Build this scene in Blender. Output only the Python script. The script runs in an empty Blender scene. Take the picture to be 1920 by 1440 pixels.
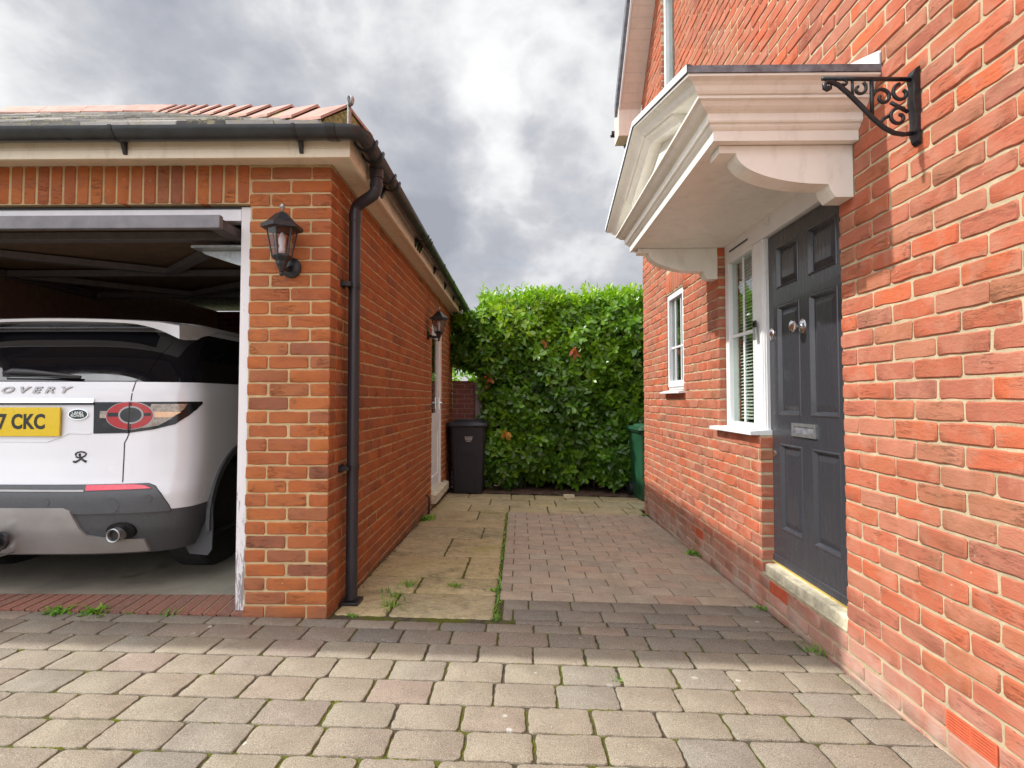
import bpy, bmesh, math, random
import numpy as np
from mathutils import Vector, Matrix
R = random.Random(7)
sc = bpy.context.scene
C = sc.collection
rad = math.radians
# ---------------------------------------------------------------- camera
CAM = (0.0, 0.0, 1.2)
cd = bpy.data.cameras.new("camera"); cam = bpy.data.objects.new("camera", cd); C.objects.link(cam)
cam.location = CAM
cam.rotation_euler = (rad(90) + math.atan(.0346), 0, math.atan(15 / 1019.))
cd.sensor_width = 36; cd.lens = 1019 / 1920 * 36; cd.shift_y = -7.3 / 1920
cd.clip_start = .05; cd.clip_end = 600
sc.camera = cam
sc.render.resolution_x = 1024; sc.render.resolution_y = 768
# ---------------------------------------------------------------- light
SUN = Vector((1, -.055, -1.05)).normalized()
ld = bpy.data.lights.new("sun", 'SUN'); ld.energy = 3.1; ld.angle = rad(1.2); ld.color = (1, .965, .90)
lo = bpy.data.objects.new("sun", ld); C.objects.link(lo); lo.rotation_euler = SUN.to_track_quat('-Z', 'Y').to_euler()
lo.location = (-6, 3, 9)
sc.view_settings.view_transform = 'Standard'; sc.view_settings.look = 'None'
sc.view_settings.exposure = .62; sc.view_settings.gamma = 1
w = bpy.data.worlds.new("World"); sc.world = w; w.use_nodes = True
NT = w.node_tree; NT.nodes.clear()


class G:
    """tiny node-graph helper"""
    def __init__(s, nt): s.nt = nt
    def n(s, t, **k):
        nd = s.nt.nodes.new(t)
        for a, v in k.items():
            if a.startswith('i_'):
                key = a[2:]
                key = int(key) if key.isdigit() else key.replace('_', ' ')
                s.set(nd, key, v)
            else: setattr(nd, a, v)
        return nd
    def set(s, nd, key, v):
        sk = nd.inputs[key]
        if hasattr(v, 'is_output') or isinstance(v, bpy.types.NodeSocket): s.nt.links.new(v, sk)
        elif isinstance(v, bpy.types.Node): s.nt.links.new(v.outputs[0], sk)
        else:
            if isinstance(v, (tuple, list)) and len(v) == 3 and sk.type == 'RGBA': v = (*v, 1)
            sk.default_value = v
    def math(s, op, a, b=0., c=None):
        nd = s.n('ShaderNodeMath', operation=op); s.set(nd, 0, a); s.set(nd, 1, b)
        if c is not None: s.set(nd, 2, c)
        return nd.outputs[0]
    def vmath(s, op, a, b=None):
        nd = s.n('ShaderNodeVectorMath', operation=op); s.set(nd, 0, a)
        if b is not None: s.set(nd, 1, b)
        return nd.outputs['Value'] if op in ('DOT_PRODUCT', 'LENGTH') else nd.outputs[0]
    def noise(s, vec, scale, detail=3., rough=.55, dist=0., dims='3D'):
        nd = s.n('ShaderNodeTexNoise', noise_dimensions=dims)
        if vec is not None: s.set(nd, 'Vector', vec)
        s.set(nd, 'Scale', scale); s.set(nd, 'Detail', detail); s.set(nd, 'Roughness', rough); s.set(nd, 'Distortion', dist)
        return nd.outputs[0]
    def ramp(s, f, stops, interp='LINEAR'):
        nd = s.n('ShaderNodeValToRGB'); s.set(nd, 0, f); cr = nd.color_ramp; cr.interpolation = interp
        while len(cr.elements) < len(stops): cr.elements.new(.5)
        for e, (p, c) in zip(cr.elements, stops):
            e.position = p; e.color = (*c, 1) if isinstance(c, (tuple, list)) else (c, c, c, 1)
        return nd.outputs[0]
    def mix(s, f, a, b, mode='MIX'):
        nd = s.n('ShaderNodeMix', data_type='RGBA', blend_type=mode)
        s.set(nd, 0, f); s.set(nd, 6, a); s.set(nd, 7, b); return nd.outputs[2]
    def rng(s, v, a, b, c=0., d=1.):
        nd = s.n('ShaderNodeMapRange'); nd.clamp = True
        s.set(nd, 0, v); s.set(nd, 1, a); s.set(nd, 2, b); s.set(nd, 3, c); s.set(nd, 4, d); return nd.outputs[0]
    def map(s, vec, scale=(1, 1, 1), loc=(0, 0, 0)):
        nd = s.n('ShaderNodeMapping'); s.set(nd, 'Vector', vec); nd.inputs['Scale'].default_value = scale
        nd.inputs['Location'].default_value = loc; return nd.outputs[0]


# sky: Nishita behind procedural broken cloud
g = G(NT)
dirv = g.n('ShaderNodeTexCoord').outputs['Generated']
sky = g.n('ShaderNodeTexSky', sky_type='NISHITA', sun_disc=False, sun_elevation=rad(46), sun_rotation=rad(-87), air_density=1., dust_density=1.5)
sep = g.n('ShaderNodeSeparateXYZ'); g.set(sep, 0, dirv)
dz = g.map(dirv, (1., 1., 1.35), (.37, .2, .6))
big = g.noise(dz, 2.3, 2., .5, .1)
fine = g.noise(dz, 3.1, 12., .56, .15)
pf = g.noise(dz, 5.5, 7., .52, .2)
fine = g.math('ADD', g.math('MULTIPLY', fine, .80), g.math('MULTIPLY', g.math('SUBTRACT', 1., g.math('MULTIPLY', g.math('ABSOLUTE', g.math('SUBTRACT', pf, .5)), 4.)), .17))
zc = g.math('ADD', g.math('MAXIMUM', sep.outputs[2], 0.), .30)
cv = g.n('ShaderNodeCombineXYZ'); g.set(cv, 0, g.math('DIVIDE', sep.outputs[0], zc)); g.set(cv, 1, g.math('DIVIDE', sep.outputs[1], zc)); g.set(cv, 2, 3.7)
warpn = g.n('ShaderNodeTexNoise'); g.set(warpn, 'Vector', dirv); g.set(warpn, 'Scale', 5.); g.set(warpn, 'Detail', 6.)
warp = g.vmath('SUBTRACT', warpn.outputs['Color'], (.5, .5, .5))
ws = g.n('ShaderNodeVectorMath', operation='SCALE'); g.set(ws, 0, warp); ws.inputs['Scale'].default_value = .30
dw = g.vmath('NORMALIZE', g.vmath('ADD', dirv, ws.outputs[0]))
val = g.math('ADD', g.math('MULTIPLY', g.math('SUBTRACT', big, .5), .8), g.math('MULTIPLY', g.math('SUBTRACT', fine, .485), 2.1))


def dirpx(x, y):
    v = Vector(((x - 975) / 1019., 1, (748 - y) / 1019.)); return v.normalized()


for (x, y, r, a) in [(930, 255, .08, .36), (1000, 440, .12, .22), (720, 30, .20, .14), (60, 120, .13, .34), (850, 400, .12, -.22), (450, 130, .28, -.14), (1120, 40, .2, .06),
                     (740, 260, .15, -.16), (1060, 320, .08, -.16), (180, 20, .12, -.14), (1140, 150, .10, -.05)]:
    d = dirpx(x, y)
    dp = g.vmath('DOT_PRODUCT', dw, tuple(d))
    f = g.rng(dp, math.cos(r * 1.5), 1., 0., a)
    val = g.math('ADD', val, f)
t = g.rng(val, -.50, .60, 0., 1.)
cloud = g.ramp(t, [(0., (.250, .265, .305)), (.3, (.325, .338, .375)), (.48, (.410, .418, .445)), (.62, (.52, .525, .54)), (.80, (.63, .632, .638)), (1., (.69, .69, .69))])
thin = g.rng(g.noise(cv.outputs[0], 1.7, 5., .6, .6), .62, .75, 0., .30)
skyc = g.mix(1., sky.outputs[0], (.10, .10, .10), 'MULTIPLY')
allc = g.mix(thin, cloud, skyc)
# sky overhead and behind the viewer brightened as added fill for the shaded sides
fill_gain = g.rng(sep.outputs[1], .30, -.4, 1., 2.9)
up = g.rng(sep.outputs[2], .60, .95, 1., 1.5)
brr = g.n('ShaderNodeCombineXYZ'); k = g.math('MULTIPLY', fill_gain, up)
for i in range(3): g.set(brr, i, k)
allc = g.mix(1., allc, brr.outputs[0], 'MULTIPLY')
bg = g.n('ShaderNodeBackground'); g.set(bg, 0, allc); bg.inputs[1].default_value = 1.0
# the Nishita term is scaled to 0.10 above; the Background carries cloud radiance directly
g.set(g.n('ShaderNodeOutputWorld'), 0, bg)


# ---------------------------------------------------------------- materials
def new(name):
    m = bpy.data.materials.new(name); m.use_nodes = True; nt = m.node_tree; nt.nodes.clear(); return m, G(nt)


def fin(g, bsdf):
    g.set(g.n('ShaderNodeOutputMaterial'), 0, bsdf)


def bsdf(g, col, rough=.6, metal=0., spec=.5, normal=None, coat=0., trans=0.):
    b = g.n('ShaderNodeBsdfPrincipled'); g.set(b, 'Base Color', col); g.set(b, 'Roughness', rough); g.set(b, 'Metallic', metal)
    g.set(b, 'Specular IOR Level', spec); g.set(b, 'Coat Weight', coat); g.set(b, 'Transmission Weight', trans)
    if normal is not None: g.set(b, 'Normal', normal)
    return b


def bump(g, h, dist=.002, strength=1.):
    b = g.n('ShaderNodeBump'); g.set(b, 'Height', h); b.inputs['Distance'].default_value = dist; b.inputs['Strength'].default_value = strength
    return b.outputs[0]


def pos(g): return g.n('ShaderNodeNewGeometry').outputs['Position']


def simple(name, col, rough=.5, metal=0., spec=.5, coat=0., var=.12, nscale=30., bmp=.0006, dirt=0.):
    m, g = new(name); p = pos(g)
    n = g.noise(p, nscale, 4., .6)
    c2 = tuple(max(0, c * (1 - var * 2)) for c in col)
    c = g.mix(g.rng(n, .3, .7), c2, tuple(min(1, c * (1 + var * .5)) for c in col))
    if dirt:
        d = g.rng(g.noise(g.map(p, (3, 3, 1.1)), 6., 6., .65), .52, .75, 0., dirt)
        c = g.mix(d, c, tuple(x * .35 + .02 for x in (col[0], col[1] * .9, col[2] * .75)))
    r = g.rng(g.noise(p, nscale * .5, 3.), .3, .7, max(0, rough - .08), min(1, rough + .08))
    nm = bump(g, g.noise(p, nscale * 5, 3.), bmp) if bmp else None
    fin(g, bsdf(g, c, r, metal, spec, nm, coat)); return m


def brick_mat(name, stops, tint, dark, creases=1., flecks=.5, soot=None):
    m, g = new(name); p = pos(g)
    at = g.n('ShaderNodeAttribute', attribute_name='rnd').outputs['Fac']
    off = g.n('ShaderNodeCombineXYZ'); g.set(off, 0, g.math('MULTIPLY', at, 37.)); g.set(off, 2, g.math('MULTIPLY', at, 91.))
    q = g.vmath('ADD', p, off.outputs[0])
    base = g.ramp(at, stops)
    pn = g.noise(q, 9., 3., .6, .4)
    c = g.mix(g.rng(pn, .48, .66, 0., .75), base, tint)
    pn2 = g.noise(g.map(q, (1, 1, 2.2)), 13., 4., .7, .3)
    c = g.mix(g.rng(pn2, .54, .72, 0., .7), c, dark)
    cr = g.noise(g.map(q, (5, 5, 34)), 1., 6., .66, .45)
    ln = g.math('ABSOLUTE', g.math('SUBTRACT', cr, .5))
    msk = g.rng(g.noise(q, 5., 2.), .50, .66)
    line = g.math('MULTIPLY', g.rng(ln, .014, 0.), msk)
    c = g.mix(g.math('MULTIPLY', line, .55 * creases), c, tuple(x * .25 for x in dark))
    sp = g.noise(p, 420., 2., .5)
    c = g.mix(g.rng(sp, .35, .65, 0., .22), c, tuple(min(1, x * 1.35) for x in stops[1][1]))
    fl = g.n('ShaderNodeTexVoronoi'); g.set(fl, 'Vector', p); fl.inputs['Scale'].default_value = 24.
    fm = g.math('MULTIPLY', g.rng(fl.outputs['Distance'], .10, .04), g.rng(g.noise(p, 3.1, 2.), .5, .6))
    c = g.mix(g.math('MULTIPLY', fm, flecks), c, (.7, .6, .48))
    wz = g.noise(g.map(p, (1, 1, .55)), 1.7, 6., .68, .4)
    c = g.mix(g.rng(wz, .54, .72, 0., .38), c, tuple(x * .45 for x in dark))
    if soot:   # whitish / dirty bloom on the plinth courses
        zz = g.n('ShaderNodeSeparateXYZ'); g.set(zz, 0, p)
        a = g.rng(zz.outputs[2], soot[0], soot[1], 0., 1.)
        a = g.math('MULTIPLY', a, g.rng(g.noise(p, 4.2, 5., .65), .38, .6, .25, .85))
        c = g.mix(a, c, soot[2])
    h = g.math('ADD', g.math('MULTIPLY', g.noise(g.map(q, (1, 1, 2.6)), 26., 6., .68, .8), .9), g.math('MULTIPLY', sp, .18))
    h = g.math('SUBTRACT', h, g.math('MULTIPLY', line, .55))
    fin(g, bsdf(g, c, .88, 0, .25, bump(g, h, .0055, .85))); return m


def mortar_mat(name, col, dk, green=.0):
    m, g = new(name); p = pos(g)
    n = g.noise(p, 14., 6., .65)
    c = g.mix(g.rng(n, .35, .7), col, dk)
    if green: c = g.mix(g.rng(g.noise(p, 5.3, 5., .7), .60, .72, 0., green), c, (.10, .14, .02))
    h = g.noise(p, 160., 5., .7)
    fin(g, bsdf(g, c, .95, 0, .2, bump(g, h, .0035))); return m


def paver_mat(name, stops, mossy=.15, spots=1., wet=None, coarse=1.):
    m, g = new(name); p = pos(g)
    at = g.n('ShaderNodeAttribute', attribute_name='rnd').outputs['Fac']
    c = g.ramp(at, stops)
    q = g.vmath('ADD', p, g.vmath('MULTIPLY', g.n('ShaderNodeCombineXYZ', i_X=1., i_Y=1., i_Z=1.).outputs[0], (.0, .0, .0)))
    c = g.mix(g.rng(g.noise(p, 7., 5., .65), .35, .75, 0., .42), c, (.16, .125, .095))
    sp = g.noise(p, 330. * coarse, 3., .6)
    c = g.mix(g.rng(sp, .52, .68, 0., .65), c, (.62, .56, .46))
    c = g.mix(g.rng(sp, .47, .32, 0., .65), c, (.085, .07, .055))
    if mossy:
        c = g.mix(g.rng(g.noise(p, 3.3, 6., .7, .6), .60, .74, 0., mossy), c, (.075, .082, .028))
    c = g.mix(g.rng(g.noise(g.map(p, (1.6, .7, 1)), 1.3, 5., .62, .6), .55, .70, 0., .35), c, (.15, .13, .105))
    if spots:
        v = g.n('ShaderNodeTexVoronoi'); g.set(v, 'Vector', p); v.inputs['Scale'].default_value = 7.
        wob = g.math('ADD', v.outputs['Distance'], g.math('MULTIPLY', g.noise(p, 60., 2.), .05))
        f = g.math('MULTIPLY', g.rng(wob, .13, .10), g.rng(g.noise(p, 1.9, 2.), .50, .56))
        c = g.mix(g.math('MULTIPLY', f, spots * .75), c, (.62, .62, .58))
    sp2 = g.noise(p, 190., 4., .65)
    c = g.mix(g.rng(sp2, .50, .36, 0., .5), c, (.11, .09, .07))
    h = g.math('ADD', g.math('MULTIPLY', g.noise(p, 30., 4., .6), .6), g.math('ADD', g.math('MULTIPLY', sp, .6), g.math('MULTIPLY', sp2, .8)))
    fin(g, bsdf(g, c, .86, 0, .3, bump(g, h, .0042))); return m


def slab_mat():
    m, g = new('sandstone'); p = pos(g)
    at = g.n('ShaderNodeAttribute', attribute_name='rnd').outputs['Fac']
    off = g.n('ShaderNodeCombineXYZ'); g.set(off, 0, g.math('MULTIPLY', at, 17.)); g.set(off, 2, g.math('MULTIPLY', at, 31.))
    q = g.vmath('ADD', p, off.outputs[0])
    c = g.ramp(at, [(0., (.42, .335, .185)), (.35, (.47, .385, .225)), (.6, (.36, .31, .195)), (.8, (.45, .355, .185)), (1., (.31, .285, .20))])
    c = g.mix(g.rng(g.noise(g.map(q, (1.2, 4.5, 1)), 2.6, 6., .65, 1.2), .46, .70, 0., .6), c, (.22, .19, .11))
    c = g.mix(g.rng(g.noise(q, 5.5, 6., .7, .5), .5, .68, 0., .62), c, (.52, .42, .25))
    c = g.mix(g.rng(g.noise(p, 2.6, 7., .74, .5), .50, .66, 0., .78), c, (.13, .125, .055))
    c = g.mix(g.rng(g.noise(p, 1.5, 4., .6, .5), .56, .66, 0., .5), c, (.30, .27, .05))
    c = g.mix(g.rng(g.noise(g.map(q, (1, 1.8, 1)), 24., 6., .7, .6), .44, .66, 0., .6), c, (.60, .48, .28))
    c = g.mix(g.rng(g.noise(q, 17., 5., .7, .4), .55, .70, 0., .6), c, (.13, .11, .06))
    sp = g.noise(p, 260., 3., .6)
    c = g.mix(g.rng(sp, .5, .32, 0., .5), c, (.09, .075, .04))
    v = g.n('ShaderNodeTexVoronoi'); g.set(v, 'Vector', p); v.inputs['Scale'].default_value = 9.
    c = g.mix(g.math('MULTIPLY', g.rng(v.outputs['Distance'], .09, .06), g.rng(g.noise(p, 2.7, 2.), .52, .57)), c, (.05, .045, .03))
    h = g.math('ADD', g.noise(g.map(q, (1, 2.5, 1)), 11., 7., .65, 1.0), g.math('MULTIPLY', sp, .2))
    fin(g, bsdf(g, c, .84, 0, .3, bump(g, h, .009, .8))); return m


def joint_mat():
    m, g = new('joint_soil'); p = pos(g)
    c = g.mix(g.rng(g.noise(p, 22., 5., .7), .35, .65), (.045, .037, .026), (.12, .10, .07))
    mo = g.rng(g.noise(p, 3.4, 5., .72, .4), .45, .55)
    gr = g.ramp(g.noise(p, 120., 3.), [(0., (.04, .055, .008)), (.5, (.095, .105, .014)), (1., (.20, .185, .03))])
    c = g.mix(mo, c, gr)
    fin(g, bsdf(g, c, .95, 0, .2, bump(g, g.noise(p, 150., 4., .7), .006))); return m


def leaf_mat(name, stops, rough=.32, trans=.36):
    m, g = new(name)
    at = g.n('ShaderNodeAttribute', attribute_name='rnd').outputs['Fac']
    c = g.ramp(at, stops)
    c = g.mix(g.rng(g.noise(pos(g), 18., 3.), .35, .7, 0., .35), c, tuple(x * .55 for x in stops[0][1]))
    b = bsdf(g, c, rough, 0, .55)
    tr = g.n('ShaderNodeBsdfTranslucent'); g.set(tr, 0, g.mix(1., c, (1.5, 1.7, .6), 'MULTIPLY'))
    mx = g.n('ShaderNodeMixShader'); mx.inputs[0].default_value = trans
    g.nt.links.new(b.outputs[0], mx.inputs[1]); g.nt.links.new(tr.outputs[0], mx.inputs[2])
    fin(g, mx); return m


def glass_mat(name, tint=(.88, .93, .91), ior=1.75):
    m, g = new(name)
    lw_ = g.n('ShaderNodeLayerWeight'); lw_.inputs[0].default_value = .5
    f0 = ((ior - 1) / (ior + 1)) ** 2; fv = g.math('ADD', f0, g.math('MULTIPLY', g.math('POWER', lw_.outputs['Facing'], 4.), 1 - f0))
    tr = g.n('ShaderNodeBsdfTransparent'); g.set(tr, 0, tint)
    gl = g.n('ShaderNodeBsdfGlossy'); gl.inputs['Roughness'].default_value = .0; g.set(gl, 0, (.93, .96, .95))
    mx = g.n('ShaderNodeMixShader'); g.set(mx, 0, fv); g.nt.links.new(tr.outputs[0], mx.inputs[1]); g.nt.links.new(gl.outputs[0], mx.inputs[2])
    fin(g, mx); return m


M = {}
M['hbrick'] = brick_mat('house_brick', [(0., (.39, .108, .060)), (.2, (.46, .132, .070)), (.38, (.36, .128, .085)), (.55, (.49, .112, .048)), (.70, (.33, .150, .085)), (.82, (.42, .165, .105)), (.92, (.27, .105, .075)), (1., (.54, .125, .048))],
                        (.44, .195, .13), (.32, .175, .10), 1., .5, (.24, -.02, (.46, .36, .30)))
M['gbrick'] = brick_mat('garage_brick', [(0., (.35, .108, .040)), (.3, (.40, .135, .044)), (.55, (.31, .095, .042)), (.75, (.40, .120, .036)), (.9, (.20, .082, .055)), (1., (.35, .135, .055))],
                        (.30, .105, .055), (.165, .072, .052), .8, .55, (.13, -.02, (.15, .10, .075)))
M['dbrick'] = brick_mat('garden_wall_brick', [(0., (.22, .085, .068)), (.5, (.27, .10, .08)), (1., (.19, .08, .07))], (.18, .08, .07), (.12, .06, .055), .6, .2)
M['hmortar'] = mortar_mat('house_mortar', (.56, .475, .315), (.38, .31, .20), .3)
M['gmortar'] = mortar_mat('garage_mortar', (.54, .42, .235), (.39, .295, .165))
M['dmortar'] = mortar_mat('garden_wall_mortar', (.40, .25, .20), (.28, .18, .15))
M['setts'] = paver_mat('driveway_sett', [(0., (.325, .28, .215)), (.25, (.355, .31, .23)), (.45, (.34, .28, .215)), (.6, (.31, .28, .225)), (.80, (.355, .315, .23)), (.93, (.285, .265, .225)), (1., (.35, .265, .21))], .35, 1.)
M['dsetts'] = paver_mat('dark_sett', [(0., (.205, .175, .142)), (.4, (.25, .21, .165)), (.6, (.30, .225, .17)), (.8, (.16, .15, .135)), (1., (.31, .265, .20))], .6, 1.4)  # darker, mossier sett tones for the courses nearest the garage
M['redp'] = paver_mat('red_paver', [(0., (.50, .385, .285)), (.3, (.46, .37, .285)), (.5, (.52, .405, .295)), (.7, (.41, .345, .265)), (.85, (.49, .415, .31)), (1., (.50, .35, .255))], .5, .15)
M['slab'] = slab_mat(); M['joint'] = joint_mat()
M['threshold'] = paver_mat('threshold_brick', [(0., (.24, .070, .045)), (.5, (.29, .082, .048)), (1., (.19, .062, .048))], .1, 0.)
M['concrete'] = None
m, g = new('garage_concrete'); p = pos(g)
c = g.mix(g.rng(g.noise(p, 2.2, 6., .65, .5), .35, .7), (.30, .275, .22), (.20, .18, .145))
c = g.mix(g.rng(g.noise(p, 1.3, 3., .6, .8), .60, .66, 0., .6), c, (.10, .095, .05))
fin(g, bsdf(g, c, .7, 0, .4, bump(g, g.noise(p, 60., 5., .7), .003))); M['concrete'] = m
M['white'] = simple('white_upvc', (.80, .81, .82), .35, var=.03, nscale=8)
M['cream'] = simple('cream_paint', (.76, .69, .545), .5, var=.05, nscale=5, bmp=.0004, dirt=.28)
M['canopy'] = simple('canopy_paint', (.85, .83, .765), .42, var=.035, nscale=6, bmp=.0003, dirt=.22)
M['soffitw'] = simple('soffit_white', (.76, .66, .57), .5, var=.05, nscale=9, dirt=.15)
M['oldpaint'] = None
m, g = new('weathered_white_paint'); p = pos(g)
n = g.noise(g.map(p, (9, 9, 1.2)), 7., 7., .7, .4)
zz = g.n('ShaderNodeSeparateXYZ'); g.set(zz, 0, p)
thr = g.rng(zz.outputs[2], .15, .9, .46, .66)
f = g.rng(g.math('SUBTRACT', n, thr), -.02, .05)
c = g.mix(f, (.70, .68, .70), (.27, .24, .24)); fin(g, bsdf(g, c, .6, 0, .3, bump(g, n, .003))); M['oldpaint'] = m
M['upaint'] = simple('header_paint', (.72, .72, .76), .5, var=.04, nscale=12, dirt=.1)
M['black'] = simple('black_plastic', (.022, .022, .025), .38, var=.2, nscale=12, bmp=.0002)
M['gutter'] = simple('gutter_plastic', (.030, .036, .042), .33, var=.25, nscale=9, bmp=.0003, dirt=.25)
M['pipe'] = simple('downpipe_plastic', (.030, .029, .038), .40, var=.15, nscale=6, bmp=.0002)
M['iron'] = simple('black_iron', (.017, .022, .029), .34, var=.3, nscale=40, bmp=.0008)
M['doorpaint'] = None
m, g = new('dark_door_paint'); p = pos(g)
n = g.noise(g.map(p, (1, 30, 1.5)), 3., 6., .7)
c = g.mix(g.rng(n, .3, .75), (.040, .042, .051), (.028, .030, .037))
zz = g.n('ShaderNodeSeparateXYZ'); g.set(zz, 0, p)
low = g.rng(zz.outputs[2], .75, .22, 0., 1.)
scf = g.math('MULTIPLY', g.rng(g.noise(g.map(p, (1, 4, 16)), 9., 6., .75, .8), .60, .72), low)
c = g.mix(g.math('MULTIPLY', scf, .6), c, (.16, .18, .23))
spk = g.n('ShaderNodeTexVoronoi'); g.set(spk, 'Vector', p); spk.inputs['Scale'].default_value = 26.
c = g.mix(g.math('MULTIPLY', g.rng(spk.outputs['Distance'], .07, .03), .35), c, (.3, .31, .33))
fin(g, bsdf(g, c, g.rng(n, .3, .7, .22, .40), 0, .5, bump(g, n, .0014, .7), .25)); M['doorpaint'] = m
M['chrome'] = simple('chrome', (.86, .87, .90), .20, 1., var=.03, bmp=0)
M['steel'] = simple('galvanised_steel', (.42, .44, .45), .42, .8, var=.15, nscale=40)
M['brass'] = simple('brass_strip', (.72, .55, .16), .35, .6, var=.1)
M['blind'] = simple('blind_slat', (.86, .84, .76), .5, var=.04)
M['curtain'] = simple('interior_wall', (.26, .25, .20), .8, var=.2, nscale=3)
M['glass'] = glass_mat('window_glass'); M['lampglass'] = glass_mat('lamp_glass', (.78, .76, .78), 1.45)
M['bulb'] = simple('bulb_white', (.85, .85, .86), .25, var=.02, bmp=0)
M['timber'] = simple('weathered_timber', (.66, .60, .44), .8, var=.2, nscale=22, bmp=.003, dirt=.35)
M['airbrick'] = simple('terracotta_air_brick', (.62, .125, .055), .8, var=.12, nscale=40, bmp=.001)
M['lead'] = simple('lead_sheet', (.20, .205, .235), .55, .0, var=.3, nscale=18, bmp=.001, dirt=.6)
M['paleslate'] = None; M['slate'] = None
m, g = new('roof_slate'); p = pos(g)
at = g.n('ShaderNodeAttribute', attribute_name='rnd').outputs['Fac']
c = g.ramp(at, [(0., (.13, .13, .125)), (.4, (.24, .235, .225)), (.7, (.42, .41, .39)), (1., (.60, .585, .56))])
c = g.mix(g.rng(g.noise(p, 17., 5., .7), .52, .64, 0., .8), c, (.50, .47, .30)); fin(g, bsdf(g, c, .8, 0, .3, bump(g, g.noise(p, 50., 4.), .004))); M['slate'] = m
M['hiptile'] = simple('pink_clay_tile', (.46, .255, .205), .8, var=.16, nscale=9, bmp=.001, dirt=.3)
M['lichen'] = simple('lichen_mortar', (.42, .36, .14), .95, var=.4, nscale=45, bmp=.006, dirt=.7)
M['brownboard'] = simple('brown_board', (.10, .058, .030), .65, var=.2, nscale=20, dirt=.3)
M['darkframe'] = simple('grey_painted_frame', (.165, .16, .175), .5, var=.15, nscale=12, dirt=.25)
M['batten'] = simple('dark_batten', (.085, .075, .078), .6, var=.15); M['rafter'] = simple('dark_timber', (.055, .038, .028), .8, var=.3)
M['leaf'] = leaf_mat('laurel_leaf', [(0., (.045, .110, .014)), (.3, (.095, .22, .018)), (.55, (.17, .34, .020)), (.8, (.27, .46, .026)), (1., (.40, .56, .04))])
M['deadleaf'] = leaf_mat('dead_leaf', [(0., (.42, .10, .035)), (.5, (.50, .17, .05)), (1., (.60, .33, .04))], .55, .2)
M['bushleaf'] = leaf_mat('bright_leaf', [(0., (.16, .34, .02)), (.5, (.26, .46, .03)), (1., (.38, .55, .05))], .4, .35)
M['core'] = simple('shaded_backing', (.028, .030, .014), .95, var=.5, nscale=18, bmp=.01)
M['bark'] = simple('laurel_bark', (.10, .07, .045), .9, var=.3, nscale=30, bmp=.004)
M['grass'] = leaf_mat('weed_leaf', [(0., (.07, .20, .015)), (.5, (.16, .36, .03)), (1., (.34, .44, .07))], .5, .3)
M['binblack'] = simple('black_bin_plastic', (.017, .0185, .026), .42, var=.12, nscale=6, bmp=.0006)
M['bingreen'] = simple('green_bin_plastic', (.018, .085, .040), .42, var=.12, nscale=6, bmp=.0006)
M['print'] = simple('white_print', (.62, .60, .62), .6, var=.02, bmp=0)
M['post'] = simple('concrete_post', (.22, .20, .205), .8, var=.12, nscale=20)
M['soil'] = simple('leaf_litter', (.17, .10, .065), .95, var=.5, nscale=30, bmp=.012, dirt=.3)
M['carwhite'] = simple('car_white_paint', (.63, .64, .675), .24, 0., .5, .7, var=.012, nscale=3, bmp=0)
M['carblack'] = simple('car_gloss_black', (.006, .006, .008), .12, 0., .3, .15, var=.0, bmp=0)
M['cargrey'] = simple('car_textured_grey', (.068, .072, .080), .48, var=.08, nscale=60, bmp=.0004)
M['carsilver'] = simple('car_silver_trim', (.34, .33, .33), .34, .35, var=.08, nscale=5, bmp=0, dirt=.12)
M['carglass'] = simple('dark_car_glass', (.006, .006, .008), .015, 0., .8, 1., var=0., bmp=0)
M['lens'] = simple('clear_lens', (.34, .285, .235), .14, .3, .5, .3, var=.3, nscale=50, bmp=0)
M['redlens'] = simple('red_lens', (.40, .008, .012), .18, 0., .4, .15, var=.15, nscale=60, bmp=0)
M['pinklens'] = simple('red_reflector', (.72, .02, .06), .15, 0., .6, .6, var=.15, nscale=60, bmp=0)
M['amber'] = simple('amber_lens', (.72, .42, .22), .12, .1, .6, .8, var=.1, bmp=0)
M['plate'] = simple('yellow_plate', (.64, .45, .010), .3, var=.02, bmp=0)
M['ink'] = simple('black_lettering', (.012, .012, .013), .35, var=0., bmp=0)
M['tyre'] = simple('tyre_rubber', (.020, .020, .021), .75, var=.2, nscale=60, bmp=.001)
M['alloy'] = simple('alloy_wheel', (.35, .36, .37), .3, .9, var=.05)
M['emblem'] = simple('dark_green_emblem', (.012, .03, .022), .25, var=0., bmp=0)
M['quiet'] = simple('interior_dark', (.05, .045, .04), .9, var=.2)
M['ground'] = simple('ground_soil', (.16, .14, .11), .95, var=.2, nscale=4)


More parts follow.
